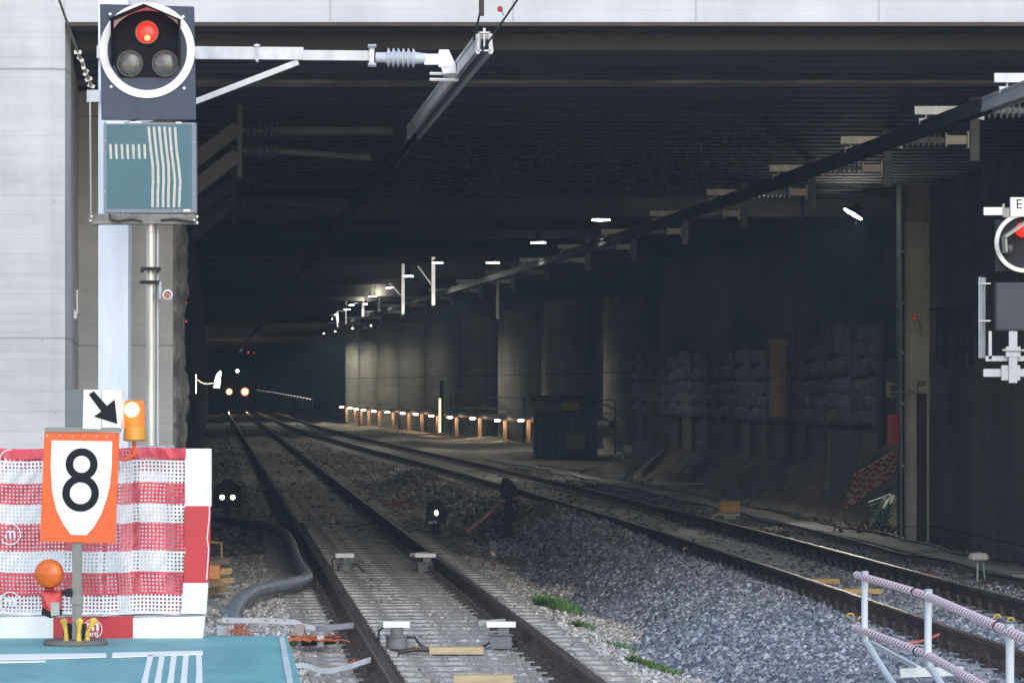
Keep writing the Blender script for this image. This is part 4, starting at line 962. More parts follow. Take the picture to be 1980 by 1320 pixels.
m = MB(); m.prism([sp_(83, 1186, -.078), sp_(102, 1192, -.138), sp_(120, 1188, -.078), sp_(120, 1176.4, -.078), sp_(102, 1180.4, -.138), sp_(84, 1172.4, -.078)], (0, 1, 0), .085); m.build('battery_foot', M['charcoal'], wl)
m = MB(); m.prism([sp_(104, 1188, -.146), sp_(119, 1187, -.10), sp_(118, 1161, -.10), sp_(103, 1162, -.146)], (0, 1, 0), .003); m.build('label_plate', M['dusty_pale'], wl)
m = MB(); m.beam(sp_(118, 1145, -.02), sp_(140, 1145, 0), .02, .03); m.cbox(sp_(133, 1145, -.01), (.04, .05, .05)); m.build('clip', M['charcoal'], wl)
m = MB(); m.lathe(sp_(97, 1137, -.05), [(.03, 0), (.025, .03)], 12); m.build('neck', M['charcoal'], wl)
# flashing amber beacon
bc = thing('beacon_lamp', 'glowing amber beacon on a yellow base right of the arrow box', 'beacon lamp', sp_(257, 862, .1))
MB().lathe(sp_(256, 826, .12), [(S(20, DN), 0), (S(20, DN), S(40, DN)), (S(18, DN), S(50, DN)), (S(16, DN), S(52, DN))], 28).build('dome', M['amber_lit'], bc, smooth=True)
MB().lathe(sp_(253, 792, .12) + Vector((0, -S(19, DN), 0)), [(S(14, DN), 0), (S(10, DN), .014), (.003, .02)], 24, (0, -1, 0)).build('bulb', M['amber_core'], bc, smooth=True)
MB().lathe(sp_(257, 853, .12), [(S(19, DN), 0), (S(23, DN), S(3, DN)), (S(22, DN), S(14, DN)), (S(21, DN), S(27, DN))], 28).build('base', M['amber_base'], bc, smooth=True)
MB().tube([sp_(256, 854, .12), sp_(256, 880, .12), sp_(235, 890, .12)], .012, 8).build('stem', M['orange_board'], bc)

# ------------------------------------------------------------------ objects on the ground, left
def on(px, py, z): return G(px, py, z)
hs = [(406, 995, .02), (440, 1005, -.04), (480, 1012, -.05), (515, 1018, -.06), (545, 1030, -.06), (560, 1046, -.06), (568, 1070, -.06), (578, 1092, -.07), (592, 1112, -.07), (588, 1122, -.07), (560, 1129, -.07), (520, 1136, -.08), (490, 1144, -.08), (468, 1158, -.09), (452, 1178, -.1), (444, 1200, -.14)]
hp = [on(*p) for p in hs]
def smooth_pts(pts, k=4):
    out = []
    for i in range(len(pts) - 1):
        p0 = pts[max(i - 1, 0)]; p1 = pts[i]; p2 = pts[i + 1]; p3 = pts[min(i + 2, len(pts) - 1)]
        for j in range(k):
            t = j / k; out.append(.5 * ((2 * p1) + (p2 - p0) * t + (2 * p0 - 5 * p1 + 4 * p2 - p3) * t * t + (3 * p1 - p0 - 3 * p2 + p3) * t ** 3))
    return out + [pts[-1]]
hpts = smooth_pts(hp); hz = thing('suction_hose', 'thick grey blue hose winding over the gravel left of the track', 'hose', hpts[-1])
MB().tube(hpts, .078, 18).build('hose', M['hose'], hz, smooth=True)
m = MB(); m.tube([p + Vector((0, -.055, .055)) for p in hpts[30:]], .006, 5); m.build('seam', M['dark_cable'], hz)
def flatbar(pts, wd, th, nm, mt, label, cat):
    m = MB(); pts = [Vector(p) for p in pts]
    vs = []
    for i, p in enumerate(pts):
        vs += [p + Vector((0, 0, 0)), p + Vector((0, 0, -wd)), p + Vector((0, th, -wd)), p + Vector((0, th, 0))]
    n = 4; fs = [(i * n + k, i * n + (k + 1) % n, (i + 1) * n + (k + 1) % n, (i + 1) * n + k) for i in range(len(pts) - 1) for k in range(n)] + [(0, 1, 2, 3), tuple((len(pts) - 1) * 4 + k for k in (3, 2, 1, 0))]
    m.add(vs, fs); return tag(m.build(nm, mt), label, cat)
def GP(px, py, z): return G(px, py, z)
flatbar([on(398, 1150, .02), on(430, 1172, -.02), on(468, 1196, -.08)], .06, .03, 'steel_strip', M['galvanised'], 'slanting galvanised strip leaning out from behind the mesh barrier', 'metal strip')
fr = thing('bent_rail_strip', 'long bent galvanised strip with holes reaching to the left rail', 'metal strip', on(500, 1200, -.1))
def strip(pts, wd, parent, mt='galvanised', nm='strip'):
    m = MB(); vs = []
    for p in pts: vs += [p, p + Vector((0, 0, -wd)), p + Vector((0, .03, -wd)), p + Vector((0, .03, 0))]
    n = 4; fs = [(i * n + k, i * n + (k + 1) % n, (i + 1) * n + (k + 1) % n, (i + 1) * n + k) for i in range(len(pts) - 1) for k in range(n)] + [(0, 1, 2, 3), tuple((len(pts) - 1) * 4 + k for k in (3, 2, 1, 0))]
    m.add(vs, fs); m.build(nm, M[mt], parent)
yD = 36.2
strip([P(430, 1193, yD), P(520, 1194, yD), P(570, 1197, yD), P(585, 1204, yD), P(610, 1209, yD), P(645, 1207, yD - .2), P(684, 1203, yD - .4)], .05, fr)
m = MB()
for px in (440, 514, 534, 551): m.lathe(P(px, 1199, yD) + Vector((0, -.001, 0)), [(S(1.8, yD), 0), (.001, .001)], 8, (0, -1, 0))
m.build('hole', M['dark_cable'], fr)
m = MB(); m.box(P(570, 1224, yD - .1), P(590, 1205, yD + .1)); m.build('foot_block', mat('rusty_block', (.33, .28, .25), .8), fr)
f2 = thing('bent_rail_strip', 'nearer bent galvanised strip beside the platform edge reaching the left rail', 'metal strip', on(640, 1290, -.1)); yE = 31.6
strip([P(556, 1282, yE), P(585, 1280, yE), P(602, 1284, yE), P(618, 1290, yE), P(640, 1291, yE), P(680, 1281, yE), P(717, 1269, yE)], .045, f2)
# orange cable tangles
def tangle(label, cx_, cy_, wpx, hpx, n, zb=-.16, seed=1):
    rr_ = random.Random(seed); m = MB()
    for k in range(n):
        a = rr_.uniform(-wpx, wpx * .2); b_ = rr_.uniform(.3, 1) * wpx; pts = []
        for j in range(7):
            t = j / 6; px = cx_ + a + b_ * t * 1.5; py = cy_ + hpx * math.sin(t * math.pi * rr_.uniform(.7, 1.4) + k) * rr_.uniform(.3, .8)
            pts.append(G(px, py, zb + .03 + .05 * math.sin(t * 3.1 + k)))
        m.tube(smooth_pts(pts, 3), .0065, 5)
    return tag(m.build('cable_tangle', M['orange_cable'], smooth=True), label, 'cable')
tangle('tangle of bright orange cable beside the teal platform edge', 590, 1233, 55, 8, 22, seed=3)
tangle('small coil of orange cable beside the pale junction box', 458, 1216, 20, 14, 9, seed=5)
tangle('loose orange cable ends under the nearer bent strip', 690, 1275, 25, 9, 4, seed=6)
c = on(620, 1242, -.12); cb = thing('cable_clamp', 'dark cable joint with a pale clamp lying in the orange tangle', 'clamp', c)
MB().tube([c + Vector((-.17, 0, .0)), c + Vector((.13, 0, .02))], .032, 10).build('joint', M['charcoal'], cb); MB().cbox(c + Vector((.0, -.02, .02)), (.06, .07, .10)).build('clamp', M['galvanised'], cb)
jb = thing('junction_box', 'pale grey lidded box on the gravel at the corner of the platform', 'box', on(436, 1226, -.2)); c = on(436, 1226, -.2)
MB().cbox(c + Vector((0, .08, .05)), (.16, .14, .12)).build('box', M['galvanised_matt'], jb); m = MB(); m.lathe(c + Vector((0, .08, .1)), [(.11, 0), (.12, .02), (.11, .045), (.07, .055)], 8); m.build('lid', M['dusty_pale'], jb)
# timber pile behind the barrier
tp = thing('timber_pile', 'dark pile of timber and yellow bars half hidden behind the barrier edge', 'timber pile', on(420, 1100, -.2))
for k in range(7):
    D_ = 44.0 - .35 * k; z = -.15 + .07 * (k % 3) + .05 * k
    MB().beam((P(395, 0, D_).x, D_, z), (P(428 + 4 * (k % 4), 0, D_).x, D_ + .3, z + .02), .12, .06).build('timber', M['timber'] if k % 3 else M['plank'], tp)
MB().tube([P(398, 1047, 43), P(428, 1049, 43), P(429, 1080, 43)], .015, 6).build('yellow_bar', M['yellow_door_dull'], tp)
MB().cbox(P(408, 1105, 42), (.2, .2, .14)).build('orange_crate', mat('crate', (.45, .18, .05), .7), tp)
# litter
for (px, py, mt, r_, lb) in ((427, 1143, 'clamp_yellow', .03, 'yellow scrap on the gravel beside the barrier'), (546, 1078, 'dusty_pale', .03, 'pale stone shard near the bend of the hose'), (612, 1134, 'red_paint', .02, 'tiny red scrap between hose and left rail'), (956, 1094, 'red_paint', .022, 'tiny red scrap right of the left track')):
    c = on(px, py, -.2); tag(MB().lathe(c, [(r_ * .5, 0), (r_, r_ * .6), (r_ * .6, r_ * 1.3), (.002, r_ * 1.5)], 7).build('scrap', M[mt]), lb, 'scrap')

# ------------------------------------------------------------------ signals, boxes and devices on the ground
def lit_pair(px1, px2, py, D_, label):
    rt = thing('shunting_signal', label, 'signal', P((px1 + px2) / 2, py + 40, D_))
    m = MB(); m.prism([P(px1 - 16, py + 20, D_), P(px2 + 16, py + 20, D_), P(px2 + 14, py - 20, D_), P(px2 - 5, py - 34, D_), P(px1 + 2, py - 34, D_), P(px1 - 16, py - 18, D_)], (0, 1, 0), .2); m.build('housing', M['charcoal'], rt)
    for p in (px1, px2): MB().lathe(P(p, py, D_), [(S(4.6, D_), 0), (S(3, D_), .02)], 16, (0, -1, 0)).build('lamp', M['signal_white'], rt)
    MB().tube([P((px1 + px2) / 2, py + 15, D_ + .1), (P((px1 + px2) / 2, 0, D_).x, D_ + .1, -.3)], .05, 8).build('post', M['charcoal'], rt)
lit_pair(429.5, 450, 961, 66, 'dwarf signal with two round white lights at left of the track')
D_ = 62.0; rt = thing('shunting_signal', 'dark dwarf signal with one slanting white light between the tracks', 'signal', P(843, 1010, D_))
m = MB(); m.prism([P(822, 1012, D_), P(862, 1012, D_), P(866, 985, D_), P(850, 968, D_), P(826, 972, D_)], (0, 1, 0), .22); m.build('housing', M['charcoal'], rt)
MB().lathe(P(844, 991, D_ - .01), [(S(5.2, D_), 0), (S(4, D_), .01)], 14, (.35, -1, .15)).build('lamp', M['signal_white'], rt).scale = (.75, 1, 1)
m = MB(); m.prism([P(825, 1011, D_ - .1), P(829, 1007.5, D_ - .1), P(845, 1006, D_ - .1), P(845.5, 1011, D_ - .1), P(829, 1012.5, D_ - .1)], (0, 1, 0), .02); m.build('number_plate', M['dusty_pale'], rt)
MB().lathe(P(844, 981.5, D_ - .02), [(.01, 0), (.005, .01)], 8, (0, -1, 0)).build('upper_lens', M['lens_off'], rt)
MB().tube([P(842, 1008, D_ + .1), P(842, 1030, D_ + .1)], .06, 8).build('post', M['charcoal'], rt)
# hooded signal seen from behind
D_ = 62.0; c = P(983, 1035, D_); rt = thing('shunting_signal', 'black hooded dwarf signal on a thick post beside the near rail of the right track', 'signal', c)
m = MB(); m.prism([P(968, 960, D_), P(1000, 960, D_), P(1001, 948, D_), P(994, 935, D_), P(984, 925, D_), P(974, 923, D_), P(969, 930, D_)], (0, 1, 0), .28); m.build('hood', M['charcoal'], rt, bevel=.01)
MB().tube([P(984, 955, D_ + .12), P(983, 1040, D_ + .12)], S(7, D_), 16).build('post', M['charcoal'], rt, smooth=True)
MB().lathe(P(984, 962, D_ + .12), [(.075, 0), (.075, .04)], 12).build('collar', M['black_paint'], rt)
D_ = 50.0; rt = thing('marker_post', 'short dark marker post with an amber and white patch in the ballast', 'marker', P(953, 1078, D_))
MB().box(P(946, 1080, D_), P(961, 1044, D_ + .1)).build('post', M['dark_cabinet'], rt, bevel=.01)
MB().lathe(P(951, 1068, D_), [(S(3.5, D_), 0), (S(2, D_), .02)], 10, (0, -1, 0)).build('amber_patch', M['clamp_yellow'], rt); MB().lathe(P(955, 1072, D_ - .01), [(S(4, D_), 0), (S(2, D_), .02)], 10, (0, -1, 0)).build('white_patch', M['dusty_pale'], rt)
# yellow box with pyramid
D_ = 65.0; rt = thing('point_indicator', 'yellow box with a dark pyramid top standing beside the far rail at right', 'indicator', P(1412, 1000, D_))
MB().box(P(1392, 991, D_), P(1429, 968, D_ + .3)).build('box', M['yellow_paint'], rt, bevel=.012)
m = MB(); m.box(P(1392, 996, D_ - .02), P(1429, 991.3, D_ + .32)); m.box(P(1402, 1003, D_ + .05), P(1422, 996, D_ + .25)); m.build('base', M['galvanised_matt'], rt)
m = MB(); c1, c2 = P(1398, 957, D_ - .1), P(1432, 957, D_ + .3); tp_ = P(1416, 925, D_ + .1)
m.add([c1, (c2.x, c1.y, c1.z), c2, (c1.x, c2.y, c1.z), tp_ + Vector((-.03, 0, 0)), tp_ + Vector((.03, 0, 0))], [(0, 1, 2, 3), (0, 4, 5, 1), (1, 5, 2), (2, 5, 4, 3), (3, 4, 0)]); m.build('pyramid_hood', M['charcoal'], rt)
MB().box(P(1406, 968, D_ + .05), P(1424, 957, D_ + .2)).build('neck', M['dark_cabinet'], rt)
MB().beam(P(1375, 1000, D_), P(1396, 990, D_), .03, .03).build('lever', M['galvanised_matt'], rt)
# white mushroom sensor on legs
D_ = 45.5; rt = thing('mushroom_sensor', 'pale mushroom shaped box on two thin legs beside the right track', 'sensor', P(1892, 1116, D_))
m = MB(); m.lathe(P(1892, 1084, D_), [(S(15, D_), 0), (S(21, D_), .02), (S(21, D_), .045), (S(16, D_), .09), (.01, .1)], 8); m.build('cap', M['dusty_pale'], rt)
MB().tube([P(1890, 1084, D_), P(1890, 1124, D_)], .011, 8).build('leg', M['galvanised'], rt); MB().tube([P(1901, 1084, D_), P(1904, 1120, D_)], .009, 8).build('leg', M['green_pole'], rt)
# axle counters on the left track
def counter(px, py, D_, label, flip):
    c = P(px, py, D_); rt = thing('axle_counter', label, 'track sensor', c, 'track sensor heads between the left rails')
    if flip == 0:
        MB().lathe(c, [(.095, 0), (.095, .10), (.105, .105), (.105, .12), (.055, .125), (.055, .19)], 18).build('body', M['grey_cabinet'], rt, smooth=True)
        MB().cbox(c + Vector((0, 0, .215)), (.24, .12, .055)).build('head', M['ring_white'], rt, bevel=.004)
        m = MB(); m.tube([c + Vector((.09, 0, .1)), c + Vector((.16, 0, .1)), c + Vector((.21, .02, .03)), c + Vector((.27, .02, .0))], .014, 6); m.build('cable', M['dark_cable'], rt); m = MB(); m.tube([c + Vector((-.1, 0, .2)), c + Vector((-.16, 0, .16)), c + Vector((-.16, 0, .04))], .012, 6); m.build('cable', M['dark_cable'], rt)
    else:
        m = MB(); m.cbox(c + Vector((0, 0, .06)), (.19, .14, .12)); m.cbox(c + Vector((0, 0, .125)), (.22, .17, .012)); m.cbox(c + Vector((.02, 0, .16)), (.10, .08, .07)); m.build('body', M['grey_cabinet'], rt, bevel=.005)
        MB().cbox(c + Vector((0.0, -.02, .215)), (.26, .09, .05)).build('head', M['ring_white'], rt, bevel=.004)
        MB().cbox(c + Vector((-.08, .1, .225)), (.24, .06, .05), Matrix.Rotation(-.08, 3, 'Y')).build('head', M['dusty_pale'], rt, bevel=.004)
        m = MB(); m.tube([c + Vector((.09, 0, .14)), c + Vector((.15, 0, .14)), c + Vector((.17, 0, .03))], .012, 6); m.build('cable', M['dark_cable'], rt); m = MB(); m.tube([c + Vector((-.1, 0, .05)), c + Vector((-.2, 0, .0)), c + Vector((-.28, 0, -.02))], .014, 6); m.build('cable', M['dark_cable'], rt); m = MB(); m.tube([c + Vector((.1, -.02, .22)), c + Vector((.22, -.02, .235))], .005, 5); m.build('cable', M['dark_cable'], rt)
counter(767, 1253, 35.0, 'near left track sensor with a white bar head on a round body', 0)
counter(969, 1253, 35.0, 'near right track sensor with two white bars on a square body', 1)
counter(667, 1106, 49.6, 'far left track sensor, dim, deeper between the left rails', 0)
counter(823, 1106, 49.6, 'far right track sensor, dim, with a pale bundle at its foot', 1)
# planks
for (x0, x1, py, D_, mt, lb) in ((830, 935, 1268, 34.3, 'plank_pale', 'shorter pale timber plank lying across the left track'), (877, 993, 1317, 31.0, 'plank_pale', 'nearest pale timber plank lying across the left track'),
                             (1553, 1623, 1117, 46.5, 'plank', 'left one of two yellow planks lying in the right track'), (1629, 1702, 1140, 44.2, 'plank', 'right one of two yellow planks lying in the right track')):
    a = P(x0, py, D_); b = P(x1, py, D_); zb = -.185
    tag(MB().box((a.x, D_ - .1, zb), (b.x, D_ + .12, zb + .06)).build('timber_plank', M[mt], bevel=.006), lb, 'plank')
tag(MB().tube([(P(770, 0, 34.3).x, 34.3, -.17), (P(800, 0, 34.3).x, 34.35, -.15), (P(832, 0, 34.3).x, 34.3, -.15)], .02, 8).build('conduit_pipe', M['rail_side']), 'thin dark pipe leading to the shorter pale plank', 'pipe')
# rail marks
for (px, py, D_, lb) in ((1045, 1243, 33.0, 'orange paint mark on the web of the right rail, near one'), (978, 1192, 36.6, 'orange paint mark on the web of the right rail, far one')):
    x_ = X1(D_) + .752 - .013
    tag(MB().box((x_ - .002, D_ - .03, -.12), (x_ + .001, D_ + .03, -.055)).build('paint_mark', M['orange_board']), lb, 'paint mark')
# red and blue bits
for (px, py, mt, lb) in ((1325, 1078, 'clamp_yellow', 'small yellow and black clip left of the near rail of the right track'),):
    c = G(px, py, -.22); rt = thing('rail_clip_tool', lb, 'clip', c)
    MB().cbox(c + Vector((0, 0, .12)), (.06, .05, .06)).build('yellow_cap', M['clamp_yellow'], rt, bevel=.005); MB().cbox(c + Vector((.02, 0, .06)), (.09, .06, .07)).build('body', M['charcoal'], rt); MB().tube([c + Vector((.04, 0, .05)), c + Vector((.15, -.03, .01))], .018, 6).build('handle', M['charcoal'], rt); MB().lathe(c + Vector((.03, -.032, .07)), [(.018, 0), (.005, .006)], 8, (0, -1, 0)).build('white_dot', M['white_paint'], rt)
for k, (px, py) in enumerate(((1644, 1188), (1666, 1194), (1928, 1190), (1954, 1196))):
    c = G(px, py, -.15); tag(MB().tube([c + Vector((-.03, 0, -.02)), c + Vector((-.02, 0, .01)), c + Vector((.02, 0, .012)), c + Vector((.04, 0, -.02))], .012, 6).build('rail_clip', M['clamp_yellow'], smooth=True), ('left yellow rail clip beside the first barrier post', 'right yellow rail clip beside the first barrier post', 'left yellow clip above the striped rail at the picture edge', 'right yellow clip above the striped rail at the picture edge')[k], 'clip', 'yellow clips on the right track')
# red pipes between the tracks
tag(MB().tube(smooth_pts([P(1032, 978, 60), P(1005, 970, 61), P(975, 968, 61.5), P(950, 985, 60), P(925, 1006, 57), P(905, 1022, 55)]), [.045] * 20 + [.04], 8).build('red_pipe', M['red_paint'], smooth=True) if False else MB().tube(smooth_pts([P(1032, 978, 66), P(1005, 970, 67), P(975, 968, 67), P(950, 988, 62), P(925, 1009, 58), P(905, 1026, 55)]), .032, 8).build('red_pipe', M['dull_red'], smooth=True), 'faded red pipe bending past the hooded dwarf signal', 'pipe')
tag(MB().beam(P(741, 977, 66), P(796, 968, 66), .05, .05).beam(P(796, 966, 66), P(798, 984, 66), .05, .05).build('red_angle', M['dull_red']), 'small red angled bar lying between the tracks', 'bar')
tag(MB().tube(smooth_pts([P(1700, 1238, 33.5), P(1760, 1243, 33.5), P(1800, 1232, 33.8), P(1815, 1226, 34)]), .012, 6).build('red_cable', mat('faded_red', (.55, .12, .10), .6), smooth=True), 'faded red cable lying in the ballast behind the striped barrier', 'cable')
tag(MB().tube(smooth_pts([P(1765, 1108, 46.5), P(1790, 1103, 47.5), P(1815, 1108, 47), P(1790, 1111, 46.3)]), .012, 6).build('red_cable', M['faded_red'], smooth=True), 'faded red cable loop lying right of the right track', 'cable')

# striped barrier at right
ZT = .62
def TB(px, py): return G(px, py, ZT)
sb = thing('striped_barrier', 'low barrier of white posts with red and white wrapped rails at bottom right', 'barrier', (3.0, 30, -.2))
tops = [(1673, 1116), (1796, 1152), (1954, 1222)]
Pp = [TB(*t) for t in tops]
def stripe_rail(name, a, b, r_, parent):
    L = (b - a).length; n = max(8, int(L / .022)); m = MB(); pts = [a.lerp(b, i / n) for i in range(n + 1)]; m.tube(pts, r_, 12)
    k = 12; m.m = [(0 if ((i + (j * 4 // k)) % 6) < 4 else 1) if i < n else 0 for i in range(n) for j in range(k)] + [0, 0]
    o = m.build(name, [M['stripe_white'], M['stripe_red']], parent, smooth=True)
end = TB(2010, 1246); st = TB(1657, 1111)
stripe_rail('top_rail', st, Pp[1], .031, sb); stripe_rail('top_rail', Pp[1] + Vector((0, 0, -.004)), Pp[2], .032, sb); stripe_rail('top_rail', Pp[2], end, .033, sb)
dz = .43
lo = [p + Vector((0, 0, -dz)) for p in (st, Pp[1], Pp[2], end)]
lo2 = [p + Vector((0, 0, -dz)) for p in (st, Pp[1], Pp[2], end)]
stripe_rail('lower_rail', lo2[0], lo2[1], .031, sb); stripe_rail('lower_rail', lo2[1] + Vector((0, 0, -.004)), lo2[2], .032, sb)
for i, p in enumerate(Pp):
    g0 = float(gz(p.x, p.y)); w_ = .055
    pts = [p + Vector((0, .03, .035)), p + Vector((.0, .03, -dz - .03))]
    if i < 2: pts += [p + Vector((.03, -.05, -dz - .12)), p + Vector((.12, -.9, -dz - .33)), p + Vector((.14, -1.5, -dz - .36))]
    else: pts += [p + Vector((0, .03, g0 - p.z))]
    MB().tube(smooth_pts([Vector(q) for q in pts], 4), .027, 12).build('post', mat('bar_white%d' % i, (.62, .66, .68), .5), sb, smooth=True)
    m = MB(); m.tube([p + Vector((0, .03, .02)), p + Vector((0, .03, .05))], .032, 10); m.build('post_cap', M['galvanised'], sb)
p = Pp[0]; m = MB(); m.beam(P(1740, 1300, 31), P(1862, 1296, 31), .06, .07); m.build('foot_bar', M['mat_edge'], sb)
m = MB(); m.beam(P(1685, 1243, 32.2), P(1777, 1292, 31), .03, .04); m.build('foot_brace', M['mat_edge'], sb)
for a_, b_, t in ((st, Pp[1], .83), (Pp[1], Pp[2], .86), (lo2[0], lo2[1], .85)):
    c = a_.lerp(b_, t); MB().tube([c, c.lerp(b_, .06)], .036, 12).build('rubber_band', M['charcoal'], sb)

# plants
def plant(label, c, n, r, h, seed):
    rr_ = random.Random(seed); m = MB()
    for k in range(n):
        a = rr_.uniform(0, 6.28); q = c + Vector((math.cos(a) * r * rr_.random() ** .5, math.sin(a) * r * 1.5 * rr_.random(), rr_.uniform(0, .02)))
        q.z = float(gz(q.x, q.y)) + .02
        tip = q + Vector((rr_.uniform(-.08, .08), rr_.uniform(-.06, .06), rr_.uniform(.4, 1) * h)); side = Vector((math.cos(a + 1), math.sin(a + 1), .2)) * rr_.uniform(.008, .018)
        mid = q.lerp(tip, .55)
        m.add([q, mid - side, tip, mid + side], [(0, 1, 2, 3)])
    return tag(m.build('weed', M['leaf']), label, 'weed')
plant('largest green weed clump on the pale gravel between the tracks', G(1080, 1170, -.23), 700, .26, .15, 1)
plant('small green weed clump just below the largest one', G(1126, 1203, -.23), 170, .11, .09, 2)
plant('green weed patch along the gravel ridge nearest the bottom edge', G(1262, 1262, -.23), 300, .26, .09, 3)
plant('thin green weeds between the small clump and the ridge patch', G(1200, 1236, -.23), 90, .16, .07, 4)
plant('single weed at the edge of the teal platform', G(578, 1299, -.23), 160, .05, .09, 5)
plant('tiny weed on the gravel under the orange cables', G(560, 1253, -.23), 90, .04, .08, 6)

# ------------------------------------------------------------------ right side: cabinets, slope, lagging
gc = thing('grey_cabinet', 'pale grey electrical pillar at the foot of the spoil slope', 'cabinet', P(1214, 918, 99))
MB().box(P(1205, 920, 99), P(1225, 860, 99.3)).build('case', M['grey_cabinet'], gc, bevel=.01); MB().box(P(1205.5, 886, 98.97), P(1224, 884, 98.99)).build('door_gap', M['charcoal'], gc); MB().box(P(1208, 876, 98.95), P(1222, 862, 98.98)).build('plate', M['dusty_pale'], gc)
tag(MB().prism([P(1158, 930, 96), P(1198, 935, 96), P(1214, 925, 97), P(1212, 913, 97), P(1172, 909, 97)], (0, 1, 0), 1.0).build('concrete_block', M['old_concrete']), 'low grey concrete block left of the pale electrical pillar', 'block')
tag(MB().beam(P(1208, 940, 94), P(1270, 919, 99), .25, .04).build('timber_board', M['timber']), 'flat dusty board lying in front of the pale electrical pillar', 'board')
tag(MB().beam(P(1325, 910, 88), P(1374, 877, 92), .16, .03, (-.6, 0, .8)).build('timber_board', M['dusty_pale']), 'pale plank lying upright on the spoil slope', 'board')
tag(MB().beam(P(1238, 908, 100), P(1285, 868, 104), .45, .03, (-.6, 0, .8)).build('timber_board', M['grey_cabinet']), 'wide streaked board on the slope right of the electrical pillar', 'board')
tag(MB().box(P(1289, 953, 86), P(1320, 936, 86.6)).box(P(1278, 936, 85.9), P(1368, 934, 86.7)).build('manhole_block', M['dusty_pale']), 'pale concrete block with a flat lid beside the trough', 'block')
tcb = thing('tall_cabinet', 'tall dark cabinet standing on the slope foot left of the round pillar', 'cabinet', P(1632, 995, 71))
MB().box(P(1613, 960, 71), P(1655, 832, 71.4)).build('case', mat('tall_case', (.055, .065, .06), .6, noise=((5, 5, 1), (.04, .048, .046), .3, .7)), tcb, bevel=.01)
MB().box(P(1604, 962, 71.05), P(1612.6, 830, 71.3)).build('side_panel', mat('tall_side', (.08, .08, .078), .7), tcb); MB().box(P(1655.4, 985, 71.05), P(1658, 832, 71.3)).build('edge_profile', M['grey_cabinet'], tcb)
for px in (1612, 1628, 1652): MB().box(P(px - 3, 990, 71.1), P(px + 3, 960.3, 71.2)).build('leg', M['dark_cabinet'], tcb)
# red sign board and striped tape stakes
rb = thing('red_board', 'red board leaning against the left side of the round pillar', 'board', P(1730, 860, 60.5))
m = MB(); m.prism([P(1716, 858, 60.5), P(1742, 860, 60.5), P(1743, 802, 60.5), P(1721, 801, 60.5), P(1717, 805, 60.5)], (0, 1, 0), .03); m.build('board', mat('board_deepred', (.50, .035, .03), .55, noise=(5, (.36, .025, .02), .3, .7)), rb)
stk = thing('stake_bundle', 'slanting bundle of red and white striped stakes below the red board', 'stakes', P(1690, 930, 62))
for k in range(11):
    a = P(1741 - k * 1.2 + (k % 3) * 2, 868 + k * 4.4, 60.6 + .05 * k); b = P(1652 - k * 2 + (k % 3) * 3, 918 + k * 6.4, 62.5 + .05 * k)
    n = 16; m = MB()
    for j in range(n):
        m.mat(1 if ((j + k * 1.37 + random.random() * .4) % 2.7) < 1.1 else 0); m.tube([a.lerp(b, j / n), a.lerp(b, (j + 1) / n)], .022, 6)
    m.build('stake', [mat('stake_white', (.55, .42, .36), .7) if k == 0 else M['stake_white'], M['red_paint']], stk)
gp = thing('pole_bundle', 'bundle of green and pale poles on the ground left of the pillar', 'poles', P(1705, 1010, 61))
for k in range(8):
    a = P(1713 + (k % 4) * 5, 958 + (k % 3) * 8, 61.5 + .1 * k); b = P(1690 + (k % 4) * 6, 1006 - (k % 3) * 3, 60.8 + .1 * k)
    MB().beam(a, b, .05, .03).build('pole', M['green_pole'] if k % 2 else mat('pale_green', (.32, .42, .36), .7), gp)
for k in range(4): MB().beam(P(1680 + k * 3, 972 + k * 7, 62), P(1722, 956 + k * 9, 62.5), .05, .03).build('pole', M['green_pole'], gp)
tag(MB().prism([P(1705, 1015, 60.9), P(1742, 1018, 60.9), P(1741, 985, 61.4), P(1733, 990, 61.3)], (0, 1, 0), .15).build('tarpaulin', mat('yellow_tarp', (.30, .26, .06), .8)), 'dull yellow tarpaulin crumpled at the foot of the pillar', 'tarpaulin')
# rubble under the cabinet
rbm = MB(); rr_ = random.Random(5)
for k in range(60):
    c = P(rr_.uniform(1600, 1742), 0, rr_.uniform(60.8, 66)); c.z = float(gz(c.x, c.y)) + .04
    rbm.beam(c, c + Vector((rr_.uniform(-.35, .35), rr_.uniform(-.3, .3), rr_.uniform(0, .22))), rr_.uniform(.02, .09), rr_.uniform(.01, .04))
tag(rbm.build('rubble', M['timber']), 'dark rubble and offcuts heaped around the tall cabinet', 'rubble', kind='stuff')
# slope litter
rbm = MB()
for k in range(110):
    d_ = rr_.uniform(62, 112); x_ = float(toe(d_)) + rr_.uniform(.1, 2.2); z_ = float(gz(x_, d_)) + .03; l_ = rr_.uniform(.15, .7)
    rbm.beam((x_, d_, z_), (x_ + l_ * .75, d_ + rr_.uniform(-.3, .3), z_ + l_ * .58), rr_.uniform(.015, .05), .015)
tag(rbm.build('slope_debris', M['timber']), 'sticks and offcuts strewn over the spoil slope', 'debris', kind='stuff')
